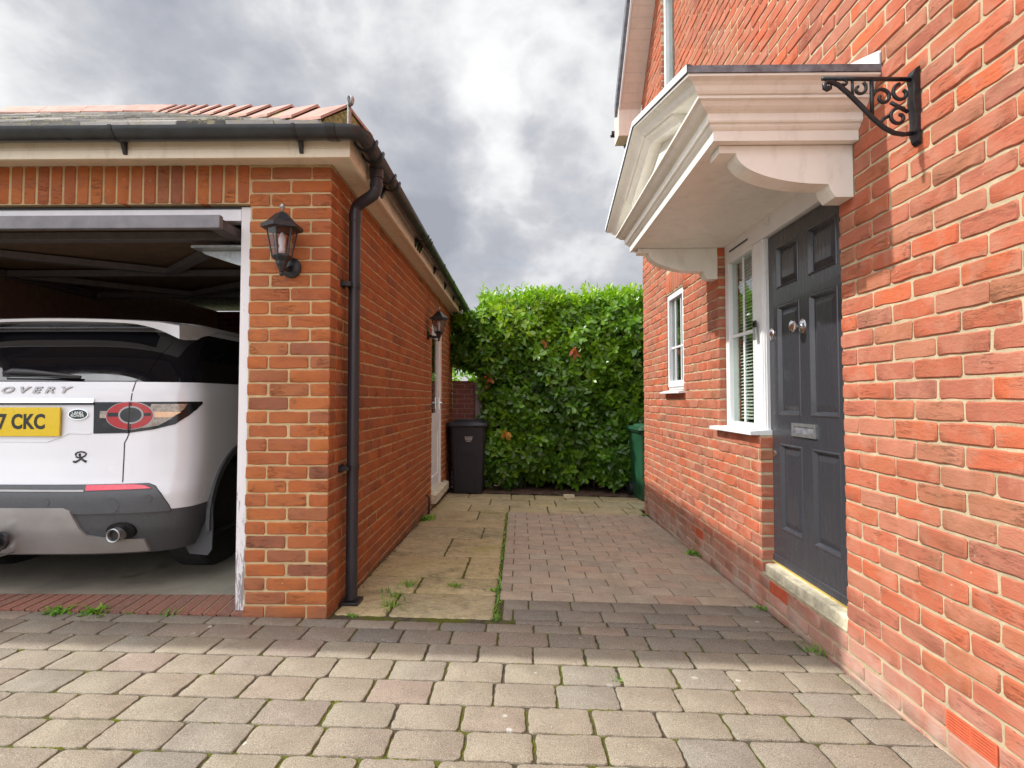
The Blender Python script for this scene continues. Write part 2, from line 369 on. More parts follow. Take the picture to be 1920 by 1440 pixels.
# ---------------------------------------------------------------- mesh helpers
class MB:
    def __init__(s): s.v = []; s.f = []; s.r = []; s.cur = 0.
    def add(s, vs, fs):
        o = len(s.v); s.v += [tuple(v) for v in vs]; s.r += [s.cur] * len(vs); s.f += [tuple(i + o for i in f) for f in fs]; return s
    def box(s, a, b, bev=0.):
        x0, y0, z0 = (min(a[i], b[i]) for i in range(3)); x1, y1, z1 = (max(a[i], b[i]) for i in range(3))
        if bev <= 0:
            return s.add([(x0, y0, z0), (x1, y0, z0), (x1, y1, z0), (x0, y1, z0), (x0, y0, z1), (x1, y0, z1), (x1, y1, z1), (x0, y1, z1)],
                         [(3, 2, 1, 0), (4, 5, 6, 7), (0, 1, 5, 4), (1, 2, 6, 5), (2, 3, 7, 6), (3, 0, 4, 7)])
        bm = bmesh.new(); bmesh.ops.create_cube(bm, size=1)
        for v in bm.verts: v.co = Vector(((x0 + x1) / 2 + v.co.x * (x1 - x0), (y0 + y1) / 2 + v.co.y * (y1 - y0), (z0 + z1) / 2 + v.co.z * (z1 - z0)))
        bev = min(bev, .45 * min(x1 - x0, y1 - y0, z1 - z0))
        bmesh.ops.bevel(bm, geom=bm.edges[:], offset=bev, segments=2, affect='EDGES', profile=.6)
        return s.bm(bm)
    def bm(s, bm, mat=None):
        bm.verts.ensure_lookup_table(); bm.verts.index_update()
        vs = [(mat @ v.co if mat else v.co)[:] for v in bm.verts]; fs = [[v.index for v in f.verts] for f in bm.faces]; bm.free(); return s.add(vs, fs)
    def tube(s, pts, r, n=10, cap=True, flat=1., up=None):
        pts = [Vector(p) for p in pts]; rr = r if isinstance(r, (list, tuple)) else [r] * len(pts)
        vs = []; fs = []; prev = None
        for i, p in enumerate(pts):
            t = (pts[min(i + 1, len(pts) - 1)] - pts[max(i - 1, 0)]).normalized()
            if up is not None: a = Vector(up)
            else: a = prev if prev is not None else (Vector((0, 0, 1)) if abs(t.z) < .9 else Vector((1, 0, 0)))
            a = (a - t * a.dot(t)).normalized(); b = t.cross(a); prev = a
            for k in range(n):
                th = 2 * math.pi * k / n; vs.append(p + a * math.cos(th) * rr[i] + b * math.sin(th) * rr[i] * flat)
        for i in range(len(pts) - 1):
            for k in range(n):
                fs.append((i * n + k, i * n + (k + 1) % n, (i + 1) * n + (k + 1) % n, (i + 1) * n + k))
        if cap: fs += [tuple(range(n))[::-1], tuple((len(pts) - 1) * n + k for k in range(n))]
        return s.add(vs, fs)
    def lathe(s, prof, c=(0, 0, 0), n=16, ax='Z', a0=0.):
        vs = []; fs = []
        for r, h in prof:
            for k in range(n):
                th = a0 + 2 * math.pi * k / n; x, y = r * math.cos(th), r * math.sin(th)
                p = {'Z': (x, y, h), 'Y': (x, h, y), 'X': (h, x, y)}[ax]; vs.append((c[0] + p[0], c[1] + p[1], c[2] + p[2]))
        for i in range(len(prof) - 1):
            for k in range(n): fs.append((i * n + k, i * n + (k + 1) % n, (i + 1) * n + (k + 1) % n, (i + 1) * n + k))
        fs += [tuple(range(n))[::-1], tuple((len(prof) - 1) * n + k for k in range(n))]
        return s.add(vs, fs)
    def prism(s, poly, axis, a, b):
        """extrude a 2D polygon along axis from a to b; poly in the other two axes in order"""
        def P(u, v, w): return {'X': (w, u, v), 'Y': (u, w, v), 'Z': (u, v, w)}[axis]
        n = len(poly)
        return s.add([P(u, v, a) for u, v in poly] + [P(u, v, b) for u, v in poly],
                     [tuple(range(n))[::-1], tuple(range(n, 2 * n))] + [(i, (i + 1) % n, n + (i + 1) % n, n + i) for i in range(n)])
    def sweep(s, prof, stations, closed=False):
        """stations: list of functions (o,h)->point"""
        n = len(prof); vs = [st(o, h) for st in stations for o, h in prof]; fs = []
        for i in range(len(stations) - 1):
            for k in range(n if closed else n - 1):
                fs.append((i * n + k, i * n + (k + 1) % n, (i + 1) * n + (k + 1) % n, (i + 1) * n + k))
        if closed: fs += [tuple(range(n))[::-1], tuple((len(stations) - 1) * n + k for k in range(n))]
        return s.add(vs, fs)
    def build(s, name, mat, parent=None, smooth=False, loc=None, fix=True):
        me = bpy.data.meshes.new(name); me.from_pydata(s.v, [], s.f)
        at = me.attributes.new('rnd', 'FLOAT', 'POINT'); at.data.foreach_set('value', np.array(s.r, dtype=np.float32))
        if fix and len(s.f) < 60000:
            bm = bmesh.new(); bm.from_mesh(me); bmesh.ops.recalc_face_normals(bm, faces=bm.faces[:]); bm.to_mesh(me); bm.free()
        me.materials.append(M[mat] if isinstance(mat, str) else mat)
        if smooth is True: me.polygons.foreach_set('use_smooth', [True] * len(me.polygons))
        elif smooth: me.shade_smooth_by_angle if False else None
        if smooth and smooth is not True:
            bm = bmesh.new(); bm.from_mesh(me)
            for f in bm.faces: f.smooth = True
            for e in bm.edges:
                if len(e.link_faces) == 2 and e.calc_face_angle(0) > rad(smooth): e.smooth = False
            bm.to_mesh(me); bm.free()
        me.update()
        o = bpy.data.objects.new(name, me); C.objects.link(o)
        if parent: o.parent = parent
        if loc: o.location = loc
        return o


def thing(name, label, cat, loc=(0, 0, 0), rz=0., group=None):
    """an Empty with children given in WORLD coordinates when loc is the origin"""
    o = bpy.data.objects.new(name, None); C.objects.link(o); o.location = loc; o.rotation_euler = (0, 0, rz); o.empty_display_size = .2
    o['label'] = label; o['category'] = cat
    if group: o['group'] = group
    return o


def tag(o, label, cat, group=None):
    o['label'] = label; o['category'] = cat
    if group: o['group'] = group
    return o


def rebase(root, base):
    """move a thing's origin to its base while its parts stay where they are"""
    b = Vector(base); root.location = b
    for ch in root.children: ch.location = ch.location - b


def text_mb(txt, size, at, right, up, depth=.001, sx=1., align='CENTER', offset=0., shear=0., spacing=1.):
    cu = bpy.data.curves.new('t', 'FONT'); cu.body = txt; cu.size = size; cu.align_x = align; cu.align_y = 'CENTER'
    cu.extrude = depth; cu.offset = offset; cu.shear = shear; cu.space_character = spacing; cu.resolution_u = 3
    o = bpy.data.objects.new('t', cu); C.objects.link(o)
    dg = bpy.context.evaluated_depsgraph_get(); me = bpy.data.meshes.new_from_object(o.evaluated_get(dg))
    r = Vector(right).normalized(); u = Vector(up).normalized(); n = r.cross(u); at = Vector(at)
    mb = MB(); mb.add([at + r * v.co.x * sx + u * v.co.y + n * v.co.z for v in me.vertices], [tuple(p.vertices) for p in me.polygons])
    bpy.data.objects.remove(o); bpy.data.curves.remove(cu); bpy.data.meshes.remove(me)
    return mb


def gz(x, y):
    x = min(max(x, -6), 3)
    if x < -1.2: x = -1.2 + (x + 1.2) * .8; y = min(max(y, -2), 9)
    return .085 - .03 * y - .0235 * x


# ---------------------------------------------------------------- masonry
def brick(mb, O, U, N, u0, u1, z0, z1, depth, rng, jit=.0016, er=.005):
    """one brick: rounded wavy outline, eased arris, face at N=0"""
    w, h = u1 - u0, z1 - z0
    c = min(er + rng.random() * .004, w * .3, h * .3)
    j = lambda a=1.: (rng.random() - .5) * 2 * jit * a
    k = 3 if w > .15 else 1
    pts = [(u0, z0 + c), (u0, z1 - c), (u0 + c, z1)] + [(u0 + w * (i + 1) / (k + 1), z1 + j()) for i in range(k)] + [(u1 - c, z1), (u1, z1 - c), (u1, z0 + c), (u1 - c, z0)] + \
          [(u1 - w * (i + 1) / (k + 1), z0 + j()) for i in range(k)] + [(u0 + c, z0)]
    pts = [(a + j(.8), b + j(.8)) for a, b in pts]
    cu, cz = (u0 + u1) / 2, (z0 + z1) / 2
    d0 = j(1.2); ins = .0045; n = len(pts)
    P = lambda u, z, d: O + U * u + Vector((0, 0, z)) + N * d
    vs = [P(a, b, -depth) for a, b in pts] + [P(a, b, -.0045 + d0) for a, b in pts]
    vs += [P(a - math.copysign(min(ins, abs(a - cu)), a - cu), b - math.copysign(min(ins, abs(b - cz)), b - cz), d0 + j(.5)) for a, b in pts]
    fs = []
    for r in (0, 1):
        for i in range(n): fs.append((r * n + i, r * n + (i + 1) % n, (r + 1) * n + (i + 1) % n, (r + 1) * n + i))
    fs.append(tuple(range(2 * n, 3 * n)))
    mb.cur = rng.random(); mb.add(vs, fs)


def courses(O, U, N, u0, u1, z0, z1, pitch=.075, phase=0., zph=0., holes=(), jd=.01, bl=.225, depth=.10, zmax=None, rng=R, corner=None, start=None, jit=.0016):
    """stretcher bond field of separate bricks with holes; returns the MB"""
    mb = MB(); O = Vector(O); U = Vector(U); N = Vector(N)
    k0 = math.ceil((z0 - zph) / pitch - 1e-6); k = k0 - 1
    while True:
        za = zph + k * pitch + jd / 2; zb = za + pitch - jd; k += 1
        if za > z1 - .012: break
        za_, zb_ = max(za, z0), min(zb, z1)
        if zb_ - za_ < .02: continue
        zc = (za_ + zb_) / 2
        free = [(u0, u1)]
        if start: free = [(start(k), u1)]
        for (a, b, c, d) in holes:
            if c < zc < d:
                nf = []
                for (p, q) in free:
                    if b <= p or a >= q: nf.append((p, q)); continue
                    if a > p: nf.append((p, a))
                    if b < q: nf.append((b, q))
                free = nf
        off = phase + (bl / 2 if k % 2 else 0.)
        for (p, q) in free:
            i = math.floor((p - off) / bl)
            while off + i * bl < q - .001:
                a = max(p, off + i * bl + (jd / 2)); b = min(q, off + (i + 1) * bl - jd / 2); i += 1
                if a == p and p != u0 and not start: pass
                if abs(b - q) < .008: b = q
                if abs(a - p) < .008: a = p
                if b - a < .022: continue
                if zmax and zc > zmax((a + b) / 2): continue
                ws = (rng.random() - .5) * .004
                brick(mb, O, U, N, a + (ws if a > p else 0), b + ((rng.random() - .5) * .004 if b < q else 0), za_ + (rng.random() - .5) * .0022, zb_ + (rng.random() - .5) * .0022, depth, rng, jit)
    return mb


def rects_minus(u0, u1, z0, z1, holes):
    us = sorted({u0, u1, *[min(max(h[i], u0), u1) for h in holes for i in (0, 1)]}); zs = sorted({z0, z1, *[min(max(h[i], z0), z1) for h in holes for i in (2, 3)]})
    out = []
    for a, b in zip(us, us[1:]):
        run = None
        for c, d in zip(zs, zs[1:]):
            m_, n_ = (a + b) / 2, (c + d) / 2
            if any(h[0] < m_ < h[1] and h[2] < n_ < h[3] for h in holes):
                if run: out.append((a, b, *run)); run = None
            else: run = (run[0], d) if run else (c, d)
        if run: out.append((a, b, *run))
    return out


# ================================================================ GROUND
def sheet(name, x0, x1, y0, y1, nx, ny, dz, mat, fn=gz):
    mb = MB(); vs = [(x0 + (x1 - x0) * i / nx, y0 + (y1 - y0) * j / ny) for j in range(ny + 1) for i in range(nx + 1)]
    mb.add([(x, y, fn(x, y) + dz) for x, y in vs], [(j * (nx + 1) + i, j * (nx + 1) + i + 1, (j + 1) * (nx + 1) + i + 1, (j + 1) * (nx + 1) + i) for j in range(ny) for i in range(nx)])
    return mb.build(name, mat)


big = MB(); xs = [-300, -60, -9, -6, 0, 3, 9, 60, 300]; ys = [-300, -60, -8, -2, 3, 9, 14, 60, 300]
big.add([(x, y, gz(x, y) - .09) for y in ys for x in xs], [(j * 9 + i, j * 9 + i + 1, j * 9 + i + 10, j * 9 + i + 9) for j in range(8) for i in range(8)])
o = big.build('ground', 'ground'); o['kind'] = 'structure'
o = sheet('joint_bedding', -9, 1.46, -3.2, 2.95, 60, 40, -.0075, 'joint'); o['kind'] = 'structure'
o = sheet('path_bedding', -1.04, 1.46, 2.951, 8.9, 20, 50, -.0085, 'joint'); o['kind'] = 'structure'


def sett(mb, x0, x1, y0, y1, rng, rr=.017, drop=.005, tilt=.0018, jit=.0032, thick=.03, ins=.005):
    w, h = x1 - x0, y1 - y0; c = min(rr * (.6 + .8 * rng.random()), w * .35, h * .35)
    j = lambda: (rng.random() - .5) * 2 * jit
    base = []
    for (cx, cy, a0) in ((x1 - c, y1 - c, 0), (x0 + c, y1 - c, 90), (x0 + c, y0 + c, 180), (x1 - c, y0 + c, 270)):
        for t in (0, 30, 60, 90):
            a = rad(a0 + t); base.append((cx + c * math.cos(a), cy + c * math.sin(a)))
    pts = []
    for i, p in enumerate(base):
        pts.append((p[0] + j() * .5, p[1] + j() * .5)); q = base[(i + 1) % len(base)]
        L = math.hypot(q[0] - p[0], q[1] - p[1]); m = int(L / .026)
        for t in range(1, m + 1): pts.append((p[0] + (q[0] - p[0]) * t / (m + 1) + j(), p[1] + (q[1] - p[1]) * t / (m + 1) + j()))
    mx, my = (x0 + x1) / 2, (y0 + y1) / 2; tx, ty = ((rng.random() - .5) * 2 * tilt / .1 for _ in (0, 1)); lift = (rng.random() - .5) * tilt
    Z = lambda x, y: gz(x, y) + (x - mx) * tx * .2 + (y - my) * ty * .2 + lift
    n = len(pts); vs = [(x, y, Z(x, y) - thick) for x, y in pts] + [(x, y, Z(x, y) - drop) for x, y in pts]
    def inset(a, d):
        return [(x - (x - mx) / max(w / 2, .01) * a, y - (y - my) / max(h / 2, .01) * a, ) for x, y in pts]
    vs += [(x, y, Z(x, y) - drop * .3) for x, y in inset(ins * .35, 0)] + [(x, y, Z(x, y)) for x, y in inset(ins, 0)]
    fs = [(r * n + i, r * n + (i + 1) % n, (r + 1) * n + (i + 1) % n, (r + 1) * n + i) for r in range(3) for i in range(n)] + [tuple(range(3 * n, 4 * n))]
    mb.cur = rng.random(); mb.add(vs, fs)


rg = random.Random(3)
d1 = MB(); d2 = MB()
rows = [3.010, 2.838, 2.672, 2.489, 2.308, 2.125, 1.955, 1.790, 1.622]
while rows[-1] > -2.5: rows.append(rows[-1] - .168)
for i in range(len(rows) - 1):
    y1, y0 = rows[i], rows[i + 1]
    if i == 0: y1 = 2.948
    ph = {0: .10, 1: -.02, 2: .105, 3: .0, 4: -.06, 5: .065, 6: -.06, 7: .045}.get(i, (i % 2) * .12 - .05)
    k = -28
    x = -7.2 + ph
    while x < 1.46:
        wd = .246 + (rg.random() - .5) * .02
        a, b = x, x + wd; x = b
        if b > 1.46: b = 1.462
        if b - a < .05: continue
        gp = .0028 + rg.random() * .0035
        tgt = d2 if (i in (0, 1)) else d1
        sett(tgt, a + gp, b - gp, y0 + .0032 + rg.random() * .003, y1 - .0032, rg)
# two further courses of tumbled setts carry on into the red path on the right of the slabs
for i, (y0, y1) in enumerate(((3.015, 3.175), (3.175, 3.335))):
    x = -.10 + (0 if i else .0)
    first = True
    while x < 1.45:
        wd = (.06 if i == 0 else .15) if first else .247 + (rg.random() - .5) * .012
        first = False
        b = min(x + wd, 1.455)
        if b - x > .04: sett(d2, x + .0035, b - .0035, y0 + .0035, y1 - .0035, rg)
        x = b
# row 0 on the right spans to the slabs' front edge
x = -1.03
while x < 1.45:
    b = min(x + .25, 1.455)
    if b - x > .05 and x > -.14: sett(d2, x + .005, b - .005, 2.955, 3.010, rg, rr=.01)
    x = b
o = d1.build('driveway', 'setts', smooth=35); o['kind'] = 'structure'
o = d2.build('driveway_edge_course', 'dsetts', smooth=35); o['kind'] = 'structure'
pth = MB(); y = 3.34; i = 0
while y < 6.28:
    x = -.118 + (0.06 if i % 2 else .185) - .25
    while x < 1.455:
        a = max(x, -.112 - y * .004); b = min(x + .257, 1.457)
        if b - a > .03: sett(pth, a + .0028, b - .0028, y + .007, y + .151, rg, rr=.004, drop=.005, tilt=.0009, jit=.0012, ins=.003)
        x += .257
    y += .157; i += 1
o = pth.build('path', 'redp', smooth=35); o['kind'] = 'structure'
# sandstone slabs
sl = MB(); S = lambda *a: sett(sl, a[0] + .007, a[1] - .007, a[2] + .007, a[3] - .007, rg, rr=.02, drop=.008, tilt=.0012, jit=.005, ins=.012)
ex = -1.035
for (y0, y1, cuts) in [(3.012, 3.41, (-.735,)), (3.41, 3.745, (-.66, )), (3.745, 4.30, (-.39,)), (4.30, 4.93, (-.60,)), (4.93, 5.42, (-.35,)), (5.42, 5.78, ()), (5.78, 6.30, (-.46,))]:
    e = [ex, *cuts, -.128 - y0 * .004]
    for a, b in zip(e, e[1:]): S(a, b, y0, y1)
for (y0, y1, cuts) in [(6.30, 6.78, (-.60, -.13, .33, .72, 1.25)), (6.78, 7.28, (-.38, .12, .45, .98, 1.42)), (7.28, 7.70, (-.70, -.12, .2, .62, 1.1))]:
    e = [ex, *cuts, 2.3 if y0 > 6.5 else 1.46]
    for a, b in zip(e, e[1:]): S(a, b, y0, y1)
o = sl.build('patio', 'slab', smooth=35); o['kind'] = 'structure'
o = sheet('soil_bed', -1.0, 3.4, 7.68, 10.5, 60, 40, 0, 'soil', lambda x, y: gz(x, y) + .01 + .012 * math.sin(x * 23 + y * 9) * math.sin(y * 17)); o['kind'] = 'structure'
o = sheet('garage_floor', -8.2, -1.14, 3.165, 8.2, 20, 20, 0, 'concrete', lambda x, y: .066 - .006 * (y - 3.1)); o['kind'] = 'structure'

# ================================================================ GARAGE
XG, YG = -1.04, 2.95; XL, YB = -8.3, 8.34
gar = thing('garage', 'red brick garage with its brown up-and-over door raised open', 'garage')
HF = 2.50
op1 = (-3.935, -1.495, -.2, 2.276); op2 = (-7.6, -5.16, -.2, 2.276)
sold = (-3.95, -1.495, 2.276, 2.502); sold2 = (-7.61, -5.15, 2.276, 2.502)
rgk = random.Random(11)
# front wall: rows alternate whole brick / header at the corner, as in the photograph
fr = courses((0, YG, 0), (1, 0, 0), (0, -1, 0), XL, XG, -.05, HF, .075, XG, .012, [op1, op2, sold, sold2], rng=rgk, depth=.1025, jd=.0088)
x = -1.495 - .0375
while x > -8.2:
    if (x > -3.95) or (-7.61 < x < -5.15):
        brick(fr, Vector((0, YG, 0)), Vector((1, 0, 0)), Vector((0, -1, 0)), x - .0325, x + .0325, 2.283 + (rgk.random() - .5) * .003, 2.497, .10, rgk)
    x -= .075
fr.build('front_wall_bricks', 'gbrick', gar, smooth=35)
sd = courses((XG, 0, 0), (0, 1, 0), (1, 0, 0), YG + .1125, YB, -.22, HF, .075, YG + .1125 + .1125, .012, [(6.40, 7.30, .0, 2.12), (6.40, 7.56, -.0, .10)], rng=rgk, depth=.1025, jd=.0088,
             start=lambda k: YG + .1125)
sd.build('side_wall_bricks', 'gbrick', gar, smooth=35)
mo = MB()
for a, b, c, d in rects_minus(XL, XG - .006, -.1, HF, [(op1[0] - .004, op1[1] + .004, -1, 2.281), (op2[0], op2[1], -1, 2.281)]): mo.box((a, YG + .0045, c), (b, YG + .105, d))
for a, b, c, d in rects_minus(YG + .105, YB, -.25, HF, [(6.396, 7.304, .0, 2.12)]): mo.box((XG - .0045, a, c), (XG - .11, b, d))
mo.build('mortar', 'gmortar', gar)
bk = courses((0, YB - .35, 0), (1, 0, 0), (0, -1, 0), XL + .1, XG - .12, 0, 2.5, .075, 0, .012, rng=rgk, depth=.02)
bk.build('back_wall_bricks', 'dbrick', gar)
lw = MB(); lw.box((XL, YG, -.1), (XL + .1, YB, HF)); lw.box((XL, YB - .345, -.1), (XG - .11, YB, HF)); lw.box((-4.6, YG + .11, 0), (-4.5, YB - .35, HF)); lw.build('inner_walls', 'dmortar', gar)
th = MB(); x = -1.495
while x > -3.94:
    th.cur = rgk.random(); a = x - .065; zf, zb = gz(x, 2.95) + .008, .066
    # brick-on-edge threshold, slightly ramped and skewed
    sk = .0
    th.add([(a, 2.953, zf - .05), (x, 2.953, zf - .05), (x, 2.953, zf), (a, 2.953, zf), (a + sk, 3.163, zb - .05), (x + sk, 3.163, zb - .05), (x + sk, 3.163, zb), (a + sk, 3.163, zb)],
           [(0, 1, 2, 3), (3, 2, 6, 7), (1, 5, 6, 2), (0, 3, 7, 4), (4, 7, 6, 5)])
    x -= .075
th.build('threshold_bricks', 'threshold', gar)
tb = MB(); nn = 40; tb.add([(-3.94 + 2.445 * i / nn, yy_, gz(-3.94 + 2.445 * i / nn, 2.95) + .003 if yy_ < 3 else .061) for yy_ in (2.957, 3.164) for i in range(nn + 1)], [(i, i + 1, nn + 2 + i, nn + 1 + i) for i in range(nn)])
tb.build('threshold_mortar', 'gmortar', gar)
# timber frame of the garage opening
for x0 in (-1.558, -3.933):
    fm = MB(); fm.box((x0, 2.985, .045), (x0 + .061, 3.07, 2.274), .004); fm.build('frame_post', 'oldpaint', gar)
fh = MB(); fh.box((-3.87, 2.987, 2.196), (-1.56, 3.068, 2.262), .004); fh.build('door_frame_header', 'upaint', gar)
cv_ = MB(); cv_.box((-3.9, 2.99, 2.264), (-1.5, 3.05, 2.275)); cv_.build('lintel_strip', 'black', gar)
# up-and-over door lying open overhead
ud = bpy.data.objects.new('overhead_door', None); C.objects.link(ud); ud.parent = gar
def dz_(y): return 2.095 + (y - 2.80) * .012
pn = MB(); pn.prism([(2.835, 2.150), (2.835, 2.160), (4.84, 2.185), (4.84, 2.175)], 'X', -3.85, -1.59); pn.build('panel', 'brownboard', ud)
f1 = MB(); f1.box((-3.865, 2.80, 2.098), (-1.577, 2.835, 2.168), .004); f1.build('front_rail', 'darkframe', ud)
f2 = MB()
for x0 in (-3.86, -1.655): f2.box((x0, 2.836, 2.103), (x0 + .075, 4.84, 2.149), .003)
for y0, hh in ((3.02, .07), (3.92, .06), (4.77, .07)): f2.box((-3.78, y0, 2.104), (-1.66, y0 + hh, 2.148), .003)
def bar2(mb, a, b, w_, z0, z1):
    a, b = Vector(a), Vector(b); t = (b - a).normalized(); n_ = Vector((-t.y, t.x)) * w_ / 2
    mb.prism([tuple(a + n_), tuple(b + n_), tuple(b - n_), tuple(a - n_)], 'Z', z0, z1)
for a, b in (((-2.55, 3.90), (-1.68, 3.11)), ((-2.55, 3.90), (-3.76, 3.11)), ((-2.9, 4.75), (-1.68, 4.0)), ((-2.9, 4.75), (-3.76, 4.0))): bar2(f2, a, b, .06, 2.106, 2.147)
f2.build('frame_batten', 'batten', ud)
br_ = MB(); br_.prism([(-1.86, 2.062), (-1.585, 2.062), (-1.585, 1.965), (-1.66, 1.985), (-1.84, 2.045)], 'Y', 3.12, 3.135); br_.box((-1.88, 3.05, 2.064), (-1.58, 3.13, 2.078)); br_.build('support_bracket', 'steel', ud)
tr_ = MB(); tr_.box((-1.59, 3.10, .10), (-1.572, 3.14, 2.06)); tr_.box((-1.612, 3.138, .10), (-1.572, 3.144, 2.06)); tr_.build('vertical_track', 'steel', ud)
sdr = MB(); sdr.box((-7.59, 3.0, .04), (-5.17, 3.06, 2.27), .004); sdr.build('closed_door', 'brownboard', gar)
# eaves
YF, XF = 2.80, -.895      # outer faces of the fascias
so = MB(); so.box((XL, YF + .02, 2.497), (XG - .0, YG + .0, 2.509)); so.box((XG, YF + .02, 2.497), (XF - .02, YB, 2.509)); so.box((XL, YG, 2.503), (XG, YG + .1, 2.52)); so.build('soffit', 'cream', gar)
fa = MB()
prof = [(0, 0), (.0, .17), (-.02, .17), (-.02, 0)]
fa.sweep([(0, 0), (-.002, .004), (-.002, .045), (.0, .05), (0, .16), (.02, .16), (.02, 0)],
         [lambda o, h: (XL, YF + o, 2.470 + h), lambda o, h: (XF - o, YF + o, 2.470 + h), lambda o, h: (XF - o, YB, 2.470 + h)], closed=True)
fa.build('fascia', 'cream', gar)
gu = bpy.data.objects.new('gutter', None); C.objects.link(gu); gu.parent = gar
gr = .056; gzc = 2.588; XGU, YGU = XF + .066, YF - .066
def gprof(r0, r1):
    p = []
    for i in range(13): a = math.pi + math.pi * i / 12; p.append((math.cos(a) * r0, math.sin(a) * r0))
    for i in range(13): a = 2 * math.pi - math.pi * i / 12; p.append((math.cos(a) * r1, math.sin(a) * r1))
    return p
ch = MB(); ch.sweep(gprof(gr, gr - .004), [lambda o, h: (XL, YGU - o, gzc + h), lambda o, h: (XGU - .05, YGU - o, gzc + h), lambda o, h: (XGU - .012 + o * .3, YGU + .012 - o * .9, gzc + h), lambda o, h: (XGU + o * .9, YGU + .05 - o * .2, gzc + h), lambda o, h: (XGU + o, YB, gzc + h)], closed=True)
ch.build('channel', 'gutter', gu, smooth=40)
def ring_x(x, wd=.018, r=gr + .005, foot=True):
    kb = MB(); kb.sweep(gprof(r, gr - .001), [lambda o, h: (x, YGU - o, gzc + h + .002), lambda o, h: (x + wd, YGU - o, gzc + h + .002)], closed=True)
    if foot: kb.prism([(YGU + .03, gzc - .045), (YF - .002, gzc - .02), (YF - .002, 2.488), (YF - .012, 2.488)], 'X', x, x + wd)
    kb.build('gutter_bracket' if foot else 'gutter_union', 'black', gu, smooth=40)
def ring_y(y, wd=.018, r=gr + .005, foot=True):
    kb = MB(); kb.sweep(gprof(r, gr - .001), [lambda o, h: (XGU + o, y, gzc + h + .002), lambda o, h: (XGU + o, y + wd, gzc + h + .002)], closed=True)
    if foot: kb.prism([(XGU - .03, gzc - .045), (XF + .002, gzc - .02), (XF + .002, 2.488), (XF + .012, 2.488)], 'Y', y, y + wd)
    kb.build('gutter_bracket' if foot else 'gutter_union', 'black', gu, smooth=40)
for x in (-2.09, -3.1, -4.1, -5.1, -1.155): ring_x(x)
ring_x(-.985, .05, gr + .007, False)
for y in (2.86, 3.0, 3.30, 3.42): ring_y(y, .025, gr + .008, y > 3.2)
for y in (4.55, 4.66, 4.74, 5.55, 6.35, 7.15, 7.9): ring_y(y, .02)
dp = bpy.data.objects.new('downpipe', None); C.objects.link(dp); dp.parent = gar
PX, PY = -.985, 3.20
p1 = MB(); p1.tube([(PX, PY, .035), (PX, PY, 2.30)], .034, 20); p1.build('pipe', 'pipe', dp, smooth=40)
sw = MB(); ty = 3.13; tx = XGU - .012
sw.tube([(tx, ty, 2.535), (tx, ty, 2.46), (tx, ty, 2.44), (tx - .006, ty + .004, 2.415), (tx - .022, ty + .012, 2.398), (tx - .05, ty + .025, 2.385), (PX + .045, PY - .02, 2.368), (PX + .018, PY - .006, 2.354), (PX + .004, PY, 2.335), (PX, PY, 2.31), (PX, PY, 2.25)], .0345, 20)
sw.tube([(tx, ty, 2.56), (tx, ty, 2.49)], .040, 20); sw.tube([(tx, ty, 2.465), (tx, ty, 2.435)], .038, 20)
sw.tube([(PX, PY, 2.305), (PX, PY, 2.26)], .038, 20); sw.build('swan_neck', 'pipe', dp, smooth=40)
for z in (1.87, .80):
    cl = MB(); cl.tube([(PX, PY, z - .016), (PX, PY, z + .016)], .0385, 20); cl.box((XG - .02, PY - .085, z - .012), (PX - .0, PY - .04, z + .012)); cl.box((XG, PY - .09, z - .02), (XG + .01, PY - .03, z + .02)); cl.box((XG, PY - .05, z - .01), (PX, PY - .02, z + .01)); cl.build('pipe_clip', 'black', dp, smooth=40)
sh = MB(); sh.box((PX - .055, PY - .06, .008), (PX + .055, PY + .06, .030), .004); sh.build('drain_collar', 'black', dp)
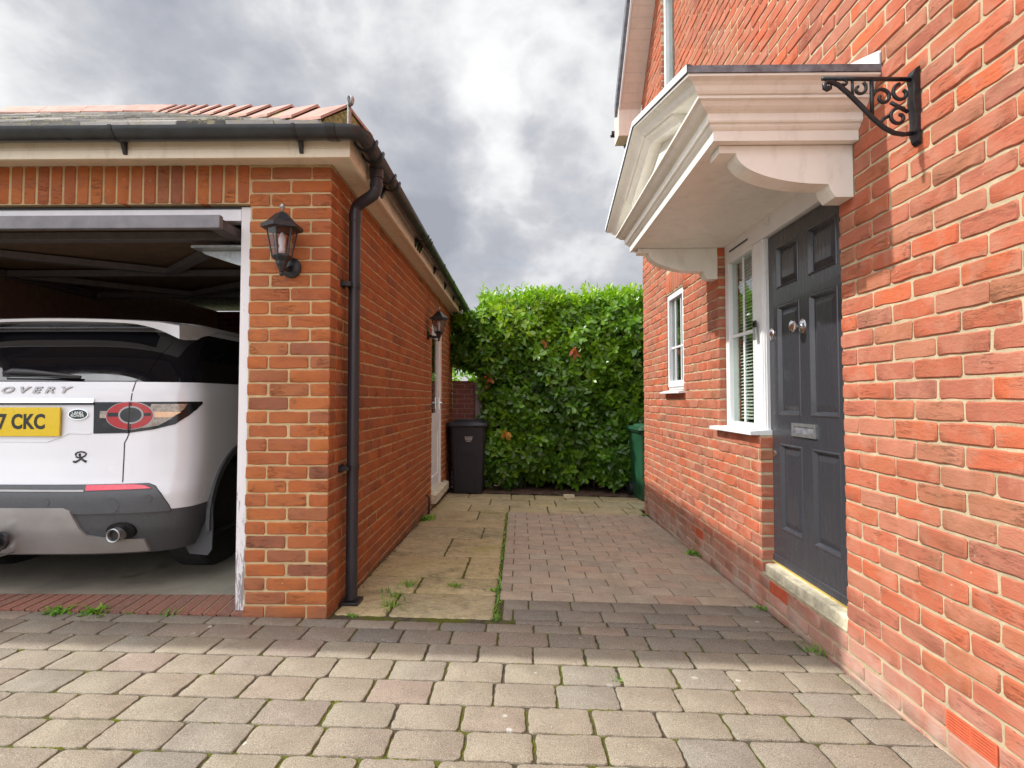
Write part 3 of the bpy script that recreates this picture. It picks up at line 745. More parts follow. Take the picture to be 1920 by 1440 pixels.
# roof: 30 degree hip
EZ = 2.615; ex0, ey0 = XF + .05, YF - .05; half = (YB - ey0 + .3) / 2; PIT = rad(29.3); tp = math.tan(PIT); RY = ey0 + half; RX = ex0 - half; RZ = EZ + half * tp
rf = MB(); b2 = YB + .3; xl = XL - .2
A, B, Cc, D = (xl, ey0, EZ), (ex0, ey0, EZ), (ex0, b2, EZ), (xl, b2, EZ); Rr, Rl = (RX, RY, RZ), (xl + half, RY, RZ)
rf.add([A, B, Cc, D, Rr, Rl], [(0, 1, 4, 5), (1, 2, 4), (2, 3, 5, 4), (3, 0, 5), (3, 2, 1, 0)])
rf.build('roof', 'slate', gar)
tl = MB(); rs = random.Random(5)
row = 0; s_ = 0.
L = half / math.cos(PIT); cs, sn = math.cos(PIT), math.sin(PIT)
while s_ < L - .22:
    yy = ey0 + s_ * cs; zz_ = EZ + s_ * sn; xr = ex0 - s_ * cs - .165; x = xr - rs.random() * .02 - (.13 if row % 2 else 0)
    while x > xl + s_ * cs + .3:
        t_ = .012 + rs.random() * .006; y2, z2 = yy + .24 * cs, zz_ + .24 * sn
        tl.cur = rs.random(); x2 = x - .248
        tl.add([(x2, yy - .0, zz_ + .003), (x, yy, zz_ + .003), (x, yy - t_ * sn, zz_ + .003 + t_ + .006), (x2, yy - t_ * sn, zz_ + .003 + t_ + .006), (x2, y2, z2 + .006), (x, y2, z2 + .006)], [(0, 1, 2, 3), (3, 2, 5, 4), (1, 5, 2), (0, 3, 4)])
        x -= .254
    # side slope
    xx = ex0 - s_ * cs; y = ey0 + s_ * cs + .165 + (.13 if row % 2 else 0)
    while y < b2 - s_ * cs - .3:
        t_ = .014; tl.cur = rs.random(); xx2 = xx - .24 * cs; z2 = zz_ + .24 * sn
        tl.add([(xx, y, zz_ + .003), (xx, y + .248, zz_ + .003), (xx + t_ * sn, y + .248, zz_ + .02), (xx + t_ * sn, y, zz_ + .02), (xx2, y, z2 + .006), (xx2, y + .248, z2 + .006)], [(0, 1, 2, 3), (3, 2, 5, 4)])
        y += .254
    s_ += .20; row += 1
tl.build('slates', 'slate', gar)
# clay hip and ridge tiles
def angle_tile(mb, a, b, side, rise, wd=.125, th=.016):
    a, b, side = Vector(a), Vector(b), Vector(side).normalized(); up = Vector((0, 0, 1))
    def st(p, s):
        l = []
        for k, (u, v) in enumerate(((-wd, -rise), (0, 0), (wd, -rise))): l.append(p + side * u * s + up * (v * s))
        return l
    A0 = st(a, 1.03); B0 = st(b, 1.); A1 = [p - up * th for p in A0]; B1 = [p - up * th for p in B0]
    mb.add(A0 + B0 + A1 + B1, [(0, 1, 4, 3), (1, 2, 5, 4), (6, 9, 10, 7), (7, 10, 11, 8), (0, 6, 7, 1), (1, 7, 8, 2), (3, 4, 10, 9), (4, 5, 11, 10), (0, 3, 9, 6), (2, 8, 11, 5)])
ht = MB(); bedm = MB(); hv = (Vector(Rr) - Vector(B)); Lh = hv.length; hd = hv.normalized(); hs = Vector((1, 1, 0)).normalized()
n_ = int(Lh / .40)
for i in range(n_ + 1):
    a = Vector(B) + hd * (i * .40 + .10) + Vector((0, 0, .105)); b = a + hd * .44 - Vector((0, 0, .024))
    ht.cur = rs.random(); angle_tile(ht, a + Vector((0, 0, .006)), b, hs, .115, .145)
vs_ = []
bn = 70
for i in range(bn + 1):
    p = Vector(B) + hd * (.11 + (Lh - .11) * i / bn)
    for k, (u, v) in enumerate(((-.13, -.06), (-.12, .0), (0, .092), (.12, .0), (.13, -.06))):
        vs_.append(p + hs * (u + (rs.random() - .5) * .018) + Vector((0, 0, v + (rs.random() - .5) * .012 - .012)))
bedm.add(vs_, [(i * 5 + k, i * 5 + k + 1, (i + 1) * 5 + k + 1, (i + 1) * 5 + k) for i in range(bn) for k in range(4)] + [(0, 1, 2, 3, 4)])
x = RX + .05
while x > xl + half:
    a = Vector((x, RY, RZ + .095 + rs.random() * .008)); ht.cur = rs.random(); angle_tile(ht, a, a + Vector((-.445, 0, rs.random() * .008)), (0, 1, 0), .125, .120, .018)
    x -= .455
bedm.box((xl + half, RY - .085, RZ - .05), (RX, RY + .085, RZ + .01))
ht.build('hip_and_ridge_tiles', 'hiptile', gar); bedm.build('tile_bedding', 'lichen', gar)
hi = MB(); hb = Vector(B) + Vector((-.055, .055, -.03)); sd_ = Vector((1, -1, 0)).normalized()
pts = [hb + Vector((0, 0, -.02)), hb + Vector((0, 0, .10)), hb + Vector((.0, 0, .155))]
cc = hb + Vector((0, 0, .185)) + sd_ * .012
for i in range(11): a = rad(200 - i * 33); pts.append(cc + sd_ * math.cos(a) * .020 + Vector((0, 0, math.sin(a) * .024)))
hi.tube(pts, .012, 8, flat=.35, up=(1, 1, 0)); hi.build('hip_iron', 'steel', gar, smooth=40)
# side door of the garage
s = bpy.data.objects.new('side_door', None); C.objects.link(s); s.parent = gar
xd = XG - .030
f = MB(); f.box((xd - .06, 6.40, .06), (xd, 6.46, 2.12)); f.box((xd - .06, 7.235, .06), (xd + .012, 7.298, 2.12)); f.box((xd - .06, 6.46, 2.05), (xd, 7.235, 2.12)); f.build('frame', 'white', s)
f = MB(); f.box((xd - .05, 6.462, .062), (xd - .015, 7.233, 1.02)); f.box((xd - .015, 6.462, .062), (xd - .004, 7.233, .24)); f.box((xd - .015, 6.462, .80), (xd - .004, 7.233, 1.02)); f.box((xd - .015, 6.462, .24), (xd - .004, 6.57, .80)); f.box((xd - .015, 7.13, .24), (xd - .004, 7.233, .80))
f.box((xd - .05, 6.462, 1.021), (xd - .004, 6.54, 2.048)); f.box((xd - .05, 7.16, 1.021), (xd - .004, 7.233, 2.048)); f.box((xd - .05, 6.54, 1.97), (xd - .004, 7.16, 2.048)); f.build('leaf', 'white', s)
f = MB(); f.box((xd - .03, 6.54, 1.021), (xd - .022, 7.16, 1.97)); f.build('pane', 'glass', s)
f = MB(); f.box((xd - .004, 7.18, 1.06), (xd + .008, 7.21, 1.22)); f.tube([(xd + .008, 7.195, 1.15), (xd + .05, 7.195, 1.15), (xd + .05, 7.08, 1.15)], .009, 8); f.build('handle', 'chrome', s)
f = MB(); f.prism([(XG - .07, -.03), (XG + .055, -.03), (XG + .055, .06), (XG - .07, .105)], 'Y', 6.405, 7.55); f.build('doorstep', 'timber', s)

# ================================================================ WALL LANTERNS
def lantern(loc, rz, label):
    t = thing('wall_lantern', label, 'wall lantern', loc, rz, 'wall lanterns on the garage')
    yo = -.125
    def hexr(r, z, tw=30.): return [(r * math.cos(rad(tw + 60 * k)), yo + r * math.sin(rad(tw + 60 * k)), z) for k in range(6)]
    def stack(levels):
        mb = MB(); vs = []
        for r, z in levels: vs += hexr(r, z)
        fs = [(i * 6 + k, i * 6 + (k + 1) % 6, (i + 1) * 6 + (k + 1) % 6, (i + 1) * 6 + k) for i in range(len(levels) - 1) for k in range(6)] + [tuple(range(6))[::-1], tuple(len(vs) - 6 + k for k in range(6))]
        return mb.add(vs, fs)
    stack([(.088, .148), (.105, .150), (.106, .168), (.098, .172), (.070, .192), (.050, .215), (.030, .235), (.012, .243), (.006, .246)]).build('lamp_roof', 'iron', t)
    fb = MB(); fb.lathe([(.007, .244), (.007, .262), (.013, .268), (.014, .276), (.008, .286), (.002, .292)], (0, yo, 0), 12); fb.build('finial', 'steel', t, smooth=True)
    stack([(.048, .012), (.075, .148)]).build('lamp_glass', 'lampglass', t)
    fb = MB(); a, b = hexr(.0485, .008), hexr(.0765, .150)
    for k in range(6): fb.tube([a[k], b[k]], .0038, 6)
    fb.build('cage_bar', 'iron', t)
    stack([(.012, -.075), (.016, -.06), (.020, -.048), (.028, -.035), (.030, -.020), (.048, -.002), (.053, .003), (.053, .010), (.046, .014)]).build('lamp_base', 'iron', t)
    fb = MB(); fb.lathe([(.002, -.098), (.010, -.092), (.013, -.084), (.008, -.076)], (0, yo, 0), 12); fb.build('drop_knob', 'iron', t, smooth=True)
    fb = MB(); fb.lathe([(.016, .014), (.017, .05), (.013, .055), (.018, .075), (.019, .10), (.010, .13), (.003, .135)], (0, yo, 0), 14); fb.build('bulb', 'bulb', t, smooth=True)
    fb = MB(); fb.tube([(0, -.014, -.03), (0, -.05, -.045), (0, -.085, -.05), (0, yo + .01, -.04)], [.016, .014, .013, .018], 10); fb.build('arm', 'iron', t, smooth=True)
    fb = MB(); fb.lathe([(.055, 0), (.056, -.010), (.050, -.016), (.030, -.022), (.012, -.026)], (0, 0, -.025), 24, 'Y'); fb.build('back_plate', 'iron', t, smooth=40)
    return t
lantern((-1.256, YG - .001, 1.944), 0, 'black hexagonal wall lantern on the brick pier beside the open garage door')
lantern((XG + .001, 6.09, 1.946), rad(90), 'black wall lantern beside the white side door, above the bin')

# ================================================================ HOUSE
XH = 1.473
hs_ = thing('brick_house', 'orange-red brick house with a dark front door under a white canopy', 'house')
VP = .0757; ZP = 1.196 - 16 * VP
verge = lambda y: 4.80 + (6.50 - y) * 1.08 if y > 2.6 else 4.80 + (6.50 - 2.6) * 1.08 - (2.6 - y) * 1.08
dh = (2.506, 3.372, .150, 2.345); sh_ = (3.372, 4.035, .985, 2.345); w1 = (4.905, 5.47, 1.285, 2.235); w2 = (5.09, 5.59, 4.05, 5.45)
sill_h = (2.506, 4.035, 2.2, 2.34)
HOL = [dh, sh_, w1, w2]
ab = [(3.055, 3.275, .062, .130), (4.44, 4.63, .062, .130), (1.735, 1.945, .062, .130)]
st_hole = (2.5, 3.32, .155, .215)
rh = random.Random(21)
hw = courses((XH, 0, 0), (0, 1, 0), (-1, 0, 0), -2.2, 6.497, -.16, 8.3, VP, 1.6059 - .0, ZP, HOL + ab + [(4.905, 5.47, 2.235, 2.45)], rng=rh, depth=.10, zmax=lambda y: verge(y) + .05, jit=.0023, jd=.0082)
y = 4.905 + .0375
while y < 5.48:
    brick(hw, Vector((XH, 0, 0)), Vector((0, 1, 0)), Vector((-1, 0, 0)), y - .032, y + .032, 2.242, 2.445, .10, rh); y += .075
# bricks below the door step
hw.build('front_wall_bricks', 'hbrick', hs_, smooth=35)
mo = MB()
for a, b, c, d in rects_minus(-2.2, 6.494, -.2, 4.8, [(h[0] - .004, h[1] + .004, h[2], h[3]) for h in HOL]): mo.box((XH + .0055, a, c), (XH + .11, b, d))
yy = 6.49
while yy > -2.2:
    yc_ = yy - .05; mo.box((XH + .0055, yy - .1, 5.454 if w2[0] - .004 < yc_ < w2[1] + .004 else 4.8), (XH + .11, yy, max(4.81, verge(yc_) - .02))); yy -= .1
# the upper window cuts the gable
mo.build('mortar', 'hmortar', hs_)
for ya in (6.40, -2.2):
    fw = MB(); fw.box((XH + .105, ya, -.2), (XH + 6, ya + .098, 4.8)); fw.build('end_wall', 'hbrick', hs_)
# air bricks
for i, (a, b, c, d) in enumerate(ab):
    m_ = MB(); n_s = 7
    m_.box((XH + .010, a + .004, c + .004), (XH + .05, b - .004, d - .004))
    for k in range(n_s):
        z = c + .004 + (d - c - .008) * k / (n_s - 1); m_.box((XH - .001, a + .005, z - .0028), (XH + .0098, b - .005, z + .0028))
    for yy in (a + .007, b - .007, (a + b) / 2): m_.box((XH - .0005, yy - .004, c + .004), (XH + .0096, yy + .004, d - .004))
    m_.build('air_brick', 'airbrick', hs_)
# rooms behind the windows
for (a, b, c, d) in ((2.4, 4.55, 0, 2.5), (4.7, 5.7, .9, 2.5), (4.8, 5.9, 3.8, 5.6)):
    rm = MB()
    x0, x1 = XH + .16, XH + 1.5
    rm.add([(x0, a, c), (x0, b, c), (x0, b, d), (x0, a, d), (x1, a, c), (x1, b, c), (x1, b, d), (x1, a, d)], [(4, 5, 6, 7), (0, 1, 5, 4), (1, 2, 6, 5), (2, 3, 7, 6), (3, 0, 4, 7)])
    rm.build('interior_room', 'curtain', hs_, fix=False)
# front door ------------------------------------------------------------
XD = 1.552
fd = bpy.data.objects.new('front_door', None); C.objects.link(fd); fd.parent = hs_
dy0, dy1, dz0, dz1 = 2.555, 3.392, .212, 2.200
pan = [(3.035, 3.285, 1.862, 2.112), (2.665, 2.925, 1.862, 2.112), (3.03, 3.280, 1.108, 1.752), (2.665, 2.920, 1.108, 1.752), (3.025, 3.270, .428, .932), (2.665, 2.915, .428, .932)]
lf = MB()
for a, b, c, d in rects_minus(dy0, dy1, dz0, dz1, pan): lf.box((XD, a, c), (XD + .044, b, d))
lf.build('door_leaf', 'doorpaint', fd)
for (a, b, c, d) in pan:
    q = MB(); r1, r2, r3 = 0.0, .016, .045
    def rc(i, x): return [(x, a + i, c + i), (x, b - i, c + i), (x, b - i, d - i), (x, a + i, d - i)]
    vs = rc(0, XD - .004) + rc(.006, XD - .006) + rc(.020, XD + .014) + rc(.024, XD + .016) + rc(.052, XD + .006) + rc(.056, XD + .005)
    q.add(vs, [(i * 4 + k, i * 4 + (k + 1) % 4, (i + 1) * 4 + (k + 1) % 4, (i + 1) * 4 + k) for i in range(5) for k in range(4)] + [(20, 21, 22, 23)])
    q.add(rc(0, XD - .004) + rc(-.004, XD + .001), [(k, (k + 1) % 4, 4 + (k + 1) % 4, 4 + k) for k in range(4)])
    q.build('door_panel', 'doorpaint', fd)
wb = MB(); wb.prism([(XD - .012, dz0 + .0), (XD - .001, dz0 + .0), (XD - .001, dz0 + .05), (XD - .008, dz0 + .045)], 'Y', dy0 + .02, dy1 - .02); wb.build('weather_bar', 'doorpaint', fd)
kn = MB(); kc = (XD, 2.992, 1.600); kn.lathe([(.040, 0), (.041, -.004), (.034, -.009), (.016, -.013), (.010, -.018), (.010, -.034), (.016, -.040), (.031, -.048), (.034, -.056), (.031, -.064), (.018, -.070), (.002, -.072)], kc, 8, 'X'); kn.build('door_knob', 'chrome', fd, smooth=28)
lk = MB(); lk.lathe([(.030, 0), (.030, -.006), (.022, -.014), (.012, -.017), (.002, -.018)], (XD, 3.352, 1.604), 20, 'X'); lk.box((XD - .010, 3.335, 1.560), (XD, 3.368, 1.602), .003); lk.build('latch', 'chrome', fd, smooth=40)
kh = MB(); kh.lathe([(.018, 0), (.018, -.003), (.015, -.005)], (XD, 3.349, .869), 18, 'X'); kh.build('keyhole_cover', 'chrome', fd, smooth=40)
kh2 = MB(); kh2.box((XD - .0062, 3.346, .860), (XD - .0048, 3.352, .878)); kh2.build('keyhole', 'ink', fd)
lb = MB()
for a, b, c, d in rects_minus(2.868, 3.120, .990, 1.064, [(2.892, 3.096, 1.008, 1.046)]): lb.box((XD - .010, a, c), (XD, b, d))
lb.build('letterbox_frame', 'steel', fd); lb = MB(); lb.box((XD - .005, 2.893, 1.009), (XD - .001, 3.095, 1.045)); lb.build('letterbox_flap', 'lead', fd)
# frame ----------------------------------------------------------------
ff = MB(); XFm = 1.522
ff.box((XFm, 3.400, .212), (XFm + .09, 3.545, 2.205), .004); ff.box((XFm + .012, 3.393, .212), (XFm + .05, 3.3995, 2.205)); ff.box((XFm, 2.50, .212), (XFm + .09, 2.553, 2.205)); ff.box((XFm, 2.505, 2.207), (XFm + .09, 4.03, 2.345))
ff.box((XFm - .006, 3.41, .23), (XFm - .0005, 3.425, 2.2)); ff.build('door_frame', 'white', hs_)
tv = MB(); tv.box((XFm - .006, 3.62, 2.262), (XFm - .0005, 3.93, 2.272)); tv.build('trickle_vent', 'ink', hs_)
db = MB(); db.box((XFm - .016, 3.462, 1.575), (XFm - .0005, 3.500, 1.652), .004); db.build('doorbell_body', 'steel', hs_)
stp = MB(); stp.prism([(XH + .005, .158), (XH + .005, .205), (XH + .02, .2105), (XD + .06, .2105), (XD + .06, .158)], 'Y', 2.508, 3.330); stp.prism([(XH - .002, .150), (XH + .03, .150), (XH + .03, .1575), (XH - .002, .1575)], 'Y', 2.508, 3.330); stp.build('door_step', 'timber', hs_)
bs = MB(); bs.box((XD - .012, 2.51, .2107), (XD - .002, 3.39, .222)); bs.build('threshold_strip', 'brass', hs_)
rub = MB(); rub.box((XD - .001, 2.55, .196), (XD + .03, 3.39, .2118)); rub.build('door_seal', 'black', hs_)
# sidelight -------------------------------------------------------------
sw_ = bpy.data.objects.new('side_window', None); C.objects.link(sw_); sw_.parent = hs_
f = MB(); ys0, ys1 = 3.5465, 4.030
f.box((XFm, 3.965, 1.008), (XFm + .07, ys1, 2.206), .004); f.box((XFm, 3.547, 1.008), (XFm + .07, 3.562, 2.206)); f.box((XFm, 3.5625, 1.008), (XFm + .07, 3.9645, 1.040), .003); f.box((XFm, 3.5625, 2.185), (XFm + .07, 3.9645, 2.206)); f.build('frame', 'white', sw_)
f = MB(); f.box((XFm + .030, 3.563, 1.041), (XFm + .034, 3.964, 2.184)); f.build('pane', 'glass', sw_)
f = MB(); f.box((XFm + .0235, 3.752, 1.042), (XFm + .0295, 3.772, 2.183)); f.box((XFm + .0225, 3.564, 1.640), (XFm + .0293, 3.963, 1.662)); f.build('glazing_bar', 'white', sw_)
f = MB(); f.prism([(XH - .055, .978), (XH - .055, 1.000), (XFm + .0, 1.0075), (XFm + .05, 1.0075), (XFm + .05, .978)], 'Y', 3.375, 4.10); f.build('sill', 'white', sw_)
f = MB(); z = 1.06
while z < 2.16: f.prism([(XFm + .076, z), (XFm + .096, z + .014), (XFm + .0965, z + .0155), (XFm + .0765, z + .0015)], 'Y', 3.565, 3.96); z += .0235
for yy in (3.64, 3.88): f.box((XFm + .0775, yy, 1.05), (XFm + .0779, yy + .003, 2.18))
f.build('blind', 'blind', sw_)
# small window ------------------------------------------------------------
sm = bpy.data.objects.new('small_window', None); C.objects.link(sm); sm.parent = hs_
def casement(par, y0, y1, z0, z1, xf, bars_y, bars_z, fwid=.055):
    f = MB()
    for a, b, c, d in rects_minus(y0, y1, z0, z1, [(y0 + fwid, y1 - fwid, z0 + fwid * 1.5, z1 - fwid)]): f.box((xf, a, c), (xf + .06, b, d))
    for a, b, c, d in rects_minus(y0 + .012, y1 - .012, z0 + .03, z1 - .012, [(y0 + fwid + .004, y1 - fwid - .004, z0 + fwid * 1.5 + .004, z1 - fwid - .004)]): f.box((xf - .012, a, c), (xf - .0005, b, d))
    f.build('frame', 'white', par)
    f = MB(); f.box((xf + .022, y0 + fwid, z0 + fwid * 1.5), (xf + .027, y1 - fwid, z1 - fwid)); f.build('pane', 'glass', par)
    f = MB()
    for yy in bars_y: f.box((xf + .0135, yy - .009, z0 + fwid * 1.5), (xf + .0215, yy + .009, z1 - fwid))
    for zz in bars_z: f.box((xf + .0125, y0 + fwid, zz - .009), (xf + .0213, y1 - fwid, zz + .009))
    f.build('glazing_bar', 'white', par)
casement(sm, w1[0] + .003, w1[1] - .003, w1[2] + .004, w1[3] - .003, XH + .022, (5.10, 5.28), (1.70,))
f = MB(); f.prism([(XH - .06, 1.252), (XH - .06, 1.268), (XH + .03, 1.2865), (XH + .06, 1.2865), (XH + .06, 1.262), (XH - .04, 1.252)], 'Y', 4.87, 5.52); f.build('sill', 'white', sm)
# upper window ------------------------------------------------------------
uw = bpy.data.objects.new('upper_window', None); C.objects.link(uw); uw.parent = hs_
casement(uw, w2[0] + .003, w2[1] - .003, w2[2] + .004, w2[3] - .003, XH + .045, (), (), .07)
# verge, soffit and eaves box ---------------------------------------------
XV = 1.205
vg = MB(); v0, v1 = 6.62, 2.6
def vz(y): return 4.745 + (6.50 - y) * 1.08
def strip(mb, x0, x1, t0, t1, ya=v0, yb=v1):
    mb.add([(x, y, vz(y) + t) for y in (ya, yb) for x, t in ((x0, t0), (x1, t0), (x1, t1), (x0, t1))], [(0, 1, 5, 4), (1, 2, 6, 5), (2, 3, 7, 6), (3, 0, 4, 7), (0, 3, 2, 1), (4, 5, 6, 7)])
k = 0; yv = v0
sf = MB()
while yv > v1:
    y2 = yv - .074; strip(sf, XV + .021, XH + .0, .0, .012, yv - .0015, y2 + .0015); yv = y2
sf.build('verge_soffit', 'soffitw', hs_)
bb = MB(); strip(bb, XV, XV + .019, -.012, .20); bb.build('bargeboard', 'white', hs_)
tr2 = MB(); strip(tr2, XV - .035, XV - .002, .06, .22); tr2.build('verge_tile_edge', 'lead', hs_)
ebx = MB(); ebx.box((XV - .004, 6.52, 4.40), (XH + .0, 6.80, 4.735), .004); ebx.build('eaves_box', 'soffitw', hs_)
rt = MB(); rt.add([(XV - .03, v0, vz(v0) + .22), (XV - .03, v1, vz(v1) + .22), (XH + 6, v1, vz(v1) + .22), (XH + 6, v0, vz(v0) + .22)], [(0, 1, 2, 3)])
rt.add([(XV - .03, -2.4, vz(7.6) + .22 - .3), (XV - .03, v1, vz(v1) + .221), (XH + 6, v1, vz(v1) + .221), (XH + 6, -2.4, vz(7.6) + .22 - .3)], [(0, 1, 2, 3)]); rt.build('roof', 'slate', hs_)
gt = MB(); gt.sweep(gprof(.055, .05), [lambda o, h: (XV - .04, 6.86 + o, 4.60 + h), lambda o, h: (XH + 3, 6.86 + o, 4.60 + h)], closed=True); gt.tube([(1.345, 6.84, 4.55), (1.345, 6.80, 4.40), (1.40, 6.60, 4.28), (1.55, 6.56, 4.2), (1.56, 6.56, 3.5)], .033, 12)
gt.build('gutter', 'gutter', hs_, smooth=40)
# ---------------------------------------------------------------- porch canopy
pc = bpy.data.objects.new('porch_canopy', None); C.objects.link(pc); pc.parent = hs_
cx, cy0, cy1 = .862, 2.365, 4.135; Z0 = 2.325
lower = [(.0, .0), (.018, .0), (.018, .044), (.026, .048), (.034, .056), (.037, .066), (.048, .068), (.052, .074), (.052, .105), (.060, .108), (.072, .112), (.084, .120), (.092, .130), (.096, .136), (.112, .138), (.112, .150), (.10, .150), (.0, .150)]
upper = [(.108, .151), (.120, .153), (.128, .162), (.136, .178), (.150, .190), (.166, .196), (.172, .198), (.172, .208), (.12, .208)]
def st3(par, prof, name, mat):
    mb = MB(); mb.sweep(prof, [lambda o, h: (XH + .0, cy0 - o, Z0 + h), lambda o, h: (cx - o, cy0 - o, Z0 + h), lambda o, h: (cx - o, cy1 + o, Z0 + h), lambda o, h: (XH + .0, cy1 + o, Z0 + h)], closed=True)
    return mb.build(name, mat, par)
st3(pc, lower, 'cornice', 'canopy')
for yy in (cy0, cy1):
    mb = MB(); sg = -1 if yy == cy0 else 1
    mb.sweep(upper, [lambda o, h: (XH, yy + sg * o, Z0 + h), lambda o, h: (cx - o, yy + sg * o, Z0 + h)], closed=True); mb.build('side_cyma', 'canopy', pc)
ym = (cy0 + cy1) / 2; hw_ = (cy1 - cy0) / 2; apex = .315; 
def rk(y): return apex * (1 - abs(y - ym) / (hw_ + .172))
cth = math.cos(math.atan(apex / (hw_ + .172)))
def rake(prof, x0, name, mat, ya=None, yb=None, par=pc):
    mit = ya is None
    ya = cy0 - .172 if ya is None else ya; yb = cy1 + .172 if yb is None else yb
    mb = MB(); mb.sweep(prof, [lambda o, h: (x0 - o, (cy0 - o if mit else ya), Z0 + h + rk(cy0 - o if mit else ya)), lambda o, h: (x0 - o, ym, Z0 + h + rk(ym)), lambda o, h: (x0 - o, (cy1 + o if mit else yb), Z0 + h + rk(cy1 + o if mit else yb))], closed=True)
    return mb.build(name, mat, par)
rake([(.112, .150), (.120, .153), (.128, .162), (.136, .178), (.150, .190), (.166, .196), (.172, .198), (.172, .208), (.0, .208), (.0, .150)], cx, 'raking_cyma', 'canopy')
rake([(.0, .105), (.070, .105), (.075, .118), (.090, .132), (.104, .138), (.104, .1495), (.0, .1495)], cx, 'raking_fillet', 'canopy', cy0 + .30, cy1 - .30)
ty_ = MB(); ty_.prism([(cy0 - .05, Z0 + .15), (cy1 + .05, Z0 + .15), (cy1 + .05, Z0 + .16), (ym, Z0 + .15 + apex), (cy0 - .05, Z0 + .16)], 'X', cx - .0, cx + .02); ty_.build('tympanum', 'canopy', pc)
for kk, (sc_, xo) in enumerate(((.74, .02), (.52, .034), (.30, .046))):
    mb = MB(); yc0, yc1 = ym - hw_ * sc_, ym + hw_ * sc_; top = Z0 + .152 + (apex - .04) * sc_
    mb.prism([(yc0, Z0 + .153), (yc1, Z0 + .153), (ym, top)], 'X', cx - xo, cx - xo + .012); mb.build('pediment_moulding', 'canopy', pc)
# lead roof on the pediment
rl = MB(); e0 = .178; zr = Z0 + .2085
def rs_(y): return apex * (1 - abs(y - ym) / (hw_ + e0))
A_ = [(cx - e0, cy0 - e0), (cx - e0, ym), (cx - e0, cy1 + e0)]
vs = []
for x in (cx - e0, XH):
    for (yy) in (cy0 - e0, ym, cy1 + e0): vs += [(x, yy, zr + rs_(yy)), (x, yy, zr + rs_(yy) + .030)]
rl.add(vs, [(1, 3, 9, 7), (3, 5, 11, 9), (0, 6, 8, 2), (2, 8, 10, 4), (0, 2, 3, 1), (2, 4, 5, 3), (0, 1, 7, 6), (4, 10, 11, 5)]); rl.build('lead_roof', 'lead', pc)
fe = MB()
for ya, yb in ((cy0 - e0 - .002, ym), (ym, cy1 + e0 + .002)):
    a0, b0 = zr + rs_(max(ya, cy0 - e0)), zr + rs_(min(yb, cy1 + e0)); fe.add([(cx - e0 - .003, ya, a0 + .001), (cx - e0 - .003, yb, b0 + .001), (cx - e0 - .003, yb, b0 + .033), (cx - e0 - .003, ya, a0 + .033), (cx - e0 + .02, ya, a0 + .033), (cx - e0 + .02, yb, b0 + .033)], [(0, 1, 2, 3), (3, 2, 5, 4)])
fe.build('front_edge', 'white', pc)
fl = MB(); fl.add([(XH - .004, y_, z_) for y_, z_ in ((cy0 - e0 - .0, zr + .028), (cy0 - e0 - .0, zr + .085), (cy0 + .1, zr + .18), (cy0 + .12, zr + .10))], [(0, 1, 2, 3)]); fl.add([(XH - .010, y_, z_) for y_, z_ in ((cy0 - e0 - .0, zr + .028), (cy0 - e0 - .0, zr + .085), (cy0 + .1, zr + .18), (cy0 + .12, zr + .10))], [(0, 1, 2, 3)]); fl.build('wall_flashing', 'white', pc)
sof = MB(); sof.box((cx + .002, cy0 + .002, Z0 + .002), (XH + .05, cy1 - .002, Z0 + .02)); sof.build('soffit', 'canopy', pc)
def cbr(y0, y1):
    p = [(XH + .0, 2.092), (XH + .0, Z0 - .001), (.885, Z0 - .001), (.885, Z0 - .034), (.960, Z0 - .034)]
    # concave quarter sweep
    c0 = Vector((1.375, Z0 - .02)); 
    for i in range(1, 15):
        a = math.pi / 2 * i / 14; p.append((.960 + (1.365 - .960) * (1 - math.cos(a)), (Z0 - .034) - (Z0 - .034 - 2.150) * math.sin(a)))
    p += [(1.372, 2.128), (1.372, 2.127), (1.395, 2.092)]
    m_ = MB(); m_.prism([(x, z) for x, z in p], 'Y', y0, y1); m_.build('console_bracket', 'canopy', pc)
cbr(2.392, 2.500); cbr(4.042, 4.13)

# ---------------------------------------------------------------- doorbell camera face, hanging basket bracket
dbl = thing('video_doorbell', 'silver and black video doorbell on the white door post', 'doorbell', (XFm - .017, 3.481, 1.575))
m_ = MB(); m_.box((-.011, -.021, 0), (-.0005, .021, .080), .004); m_.build('silver_case', 'steel', dbl)
m_ = MB(); m_.box((-.0115, -.021, .081), (-.0005, .021, .125), .004); m_.build('camera_cover', 'ink', dbl)
m_ = MB(); m_.lathe([(.010, -.0005), (.010, -.0016)], (-.0115, 0, .103), 16, 'X'); m_.build('camera_lens', 'carblack', dbl)
for o_ in list(hs_.children):
    if o_.name.startswith('doorbell_body'): bpy.data.objects.remove(o_)
hb_ = thing('hanging_basket_bracket', 'black cast iron scrolled basket bracket fixed to the house wall', 'bracket', (XH, 2.0, 2.137))
B0 = Vector((XH, 2.0, 2.137))
def T(mb, pts, r, fl=.55): mb.tube([(x - XH, 0, z - 2.137) for x, z in pts], r, 8, flat=fl, up=(0, 0, 1) if False else None)
def tb2(mb, pts, r, wy=.006):
    r = r * 1.3
    mb.tube([(x - XH, 0, z - 2.137) for x, z in pts], r, 8)
m_ = MB()
pl = [(XH - .001, 2.137), (XH - .012, 2.15), (XH - .020, 2.185), (XH - .016, 2.22), (XH - .024, 2.30), (XH - .020, 2.36), (XH - .026, 2.395), (XH - .016, 2.418), (XH - .001, 2.428)]
m_.prism([(x - XH, z - 2.137) for x, z in pl], 'Y', -.019, .019); m_.build('wall_plate', 'iron', hb_)
m_ = MB(); tb2(m_, [(1.125, 2.392), (1.30, 2.389), (1.450, 2.386)], .0062); m_.build('top_bar', 'iron', hb_, smooth=True)
m_ = MB(); 
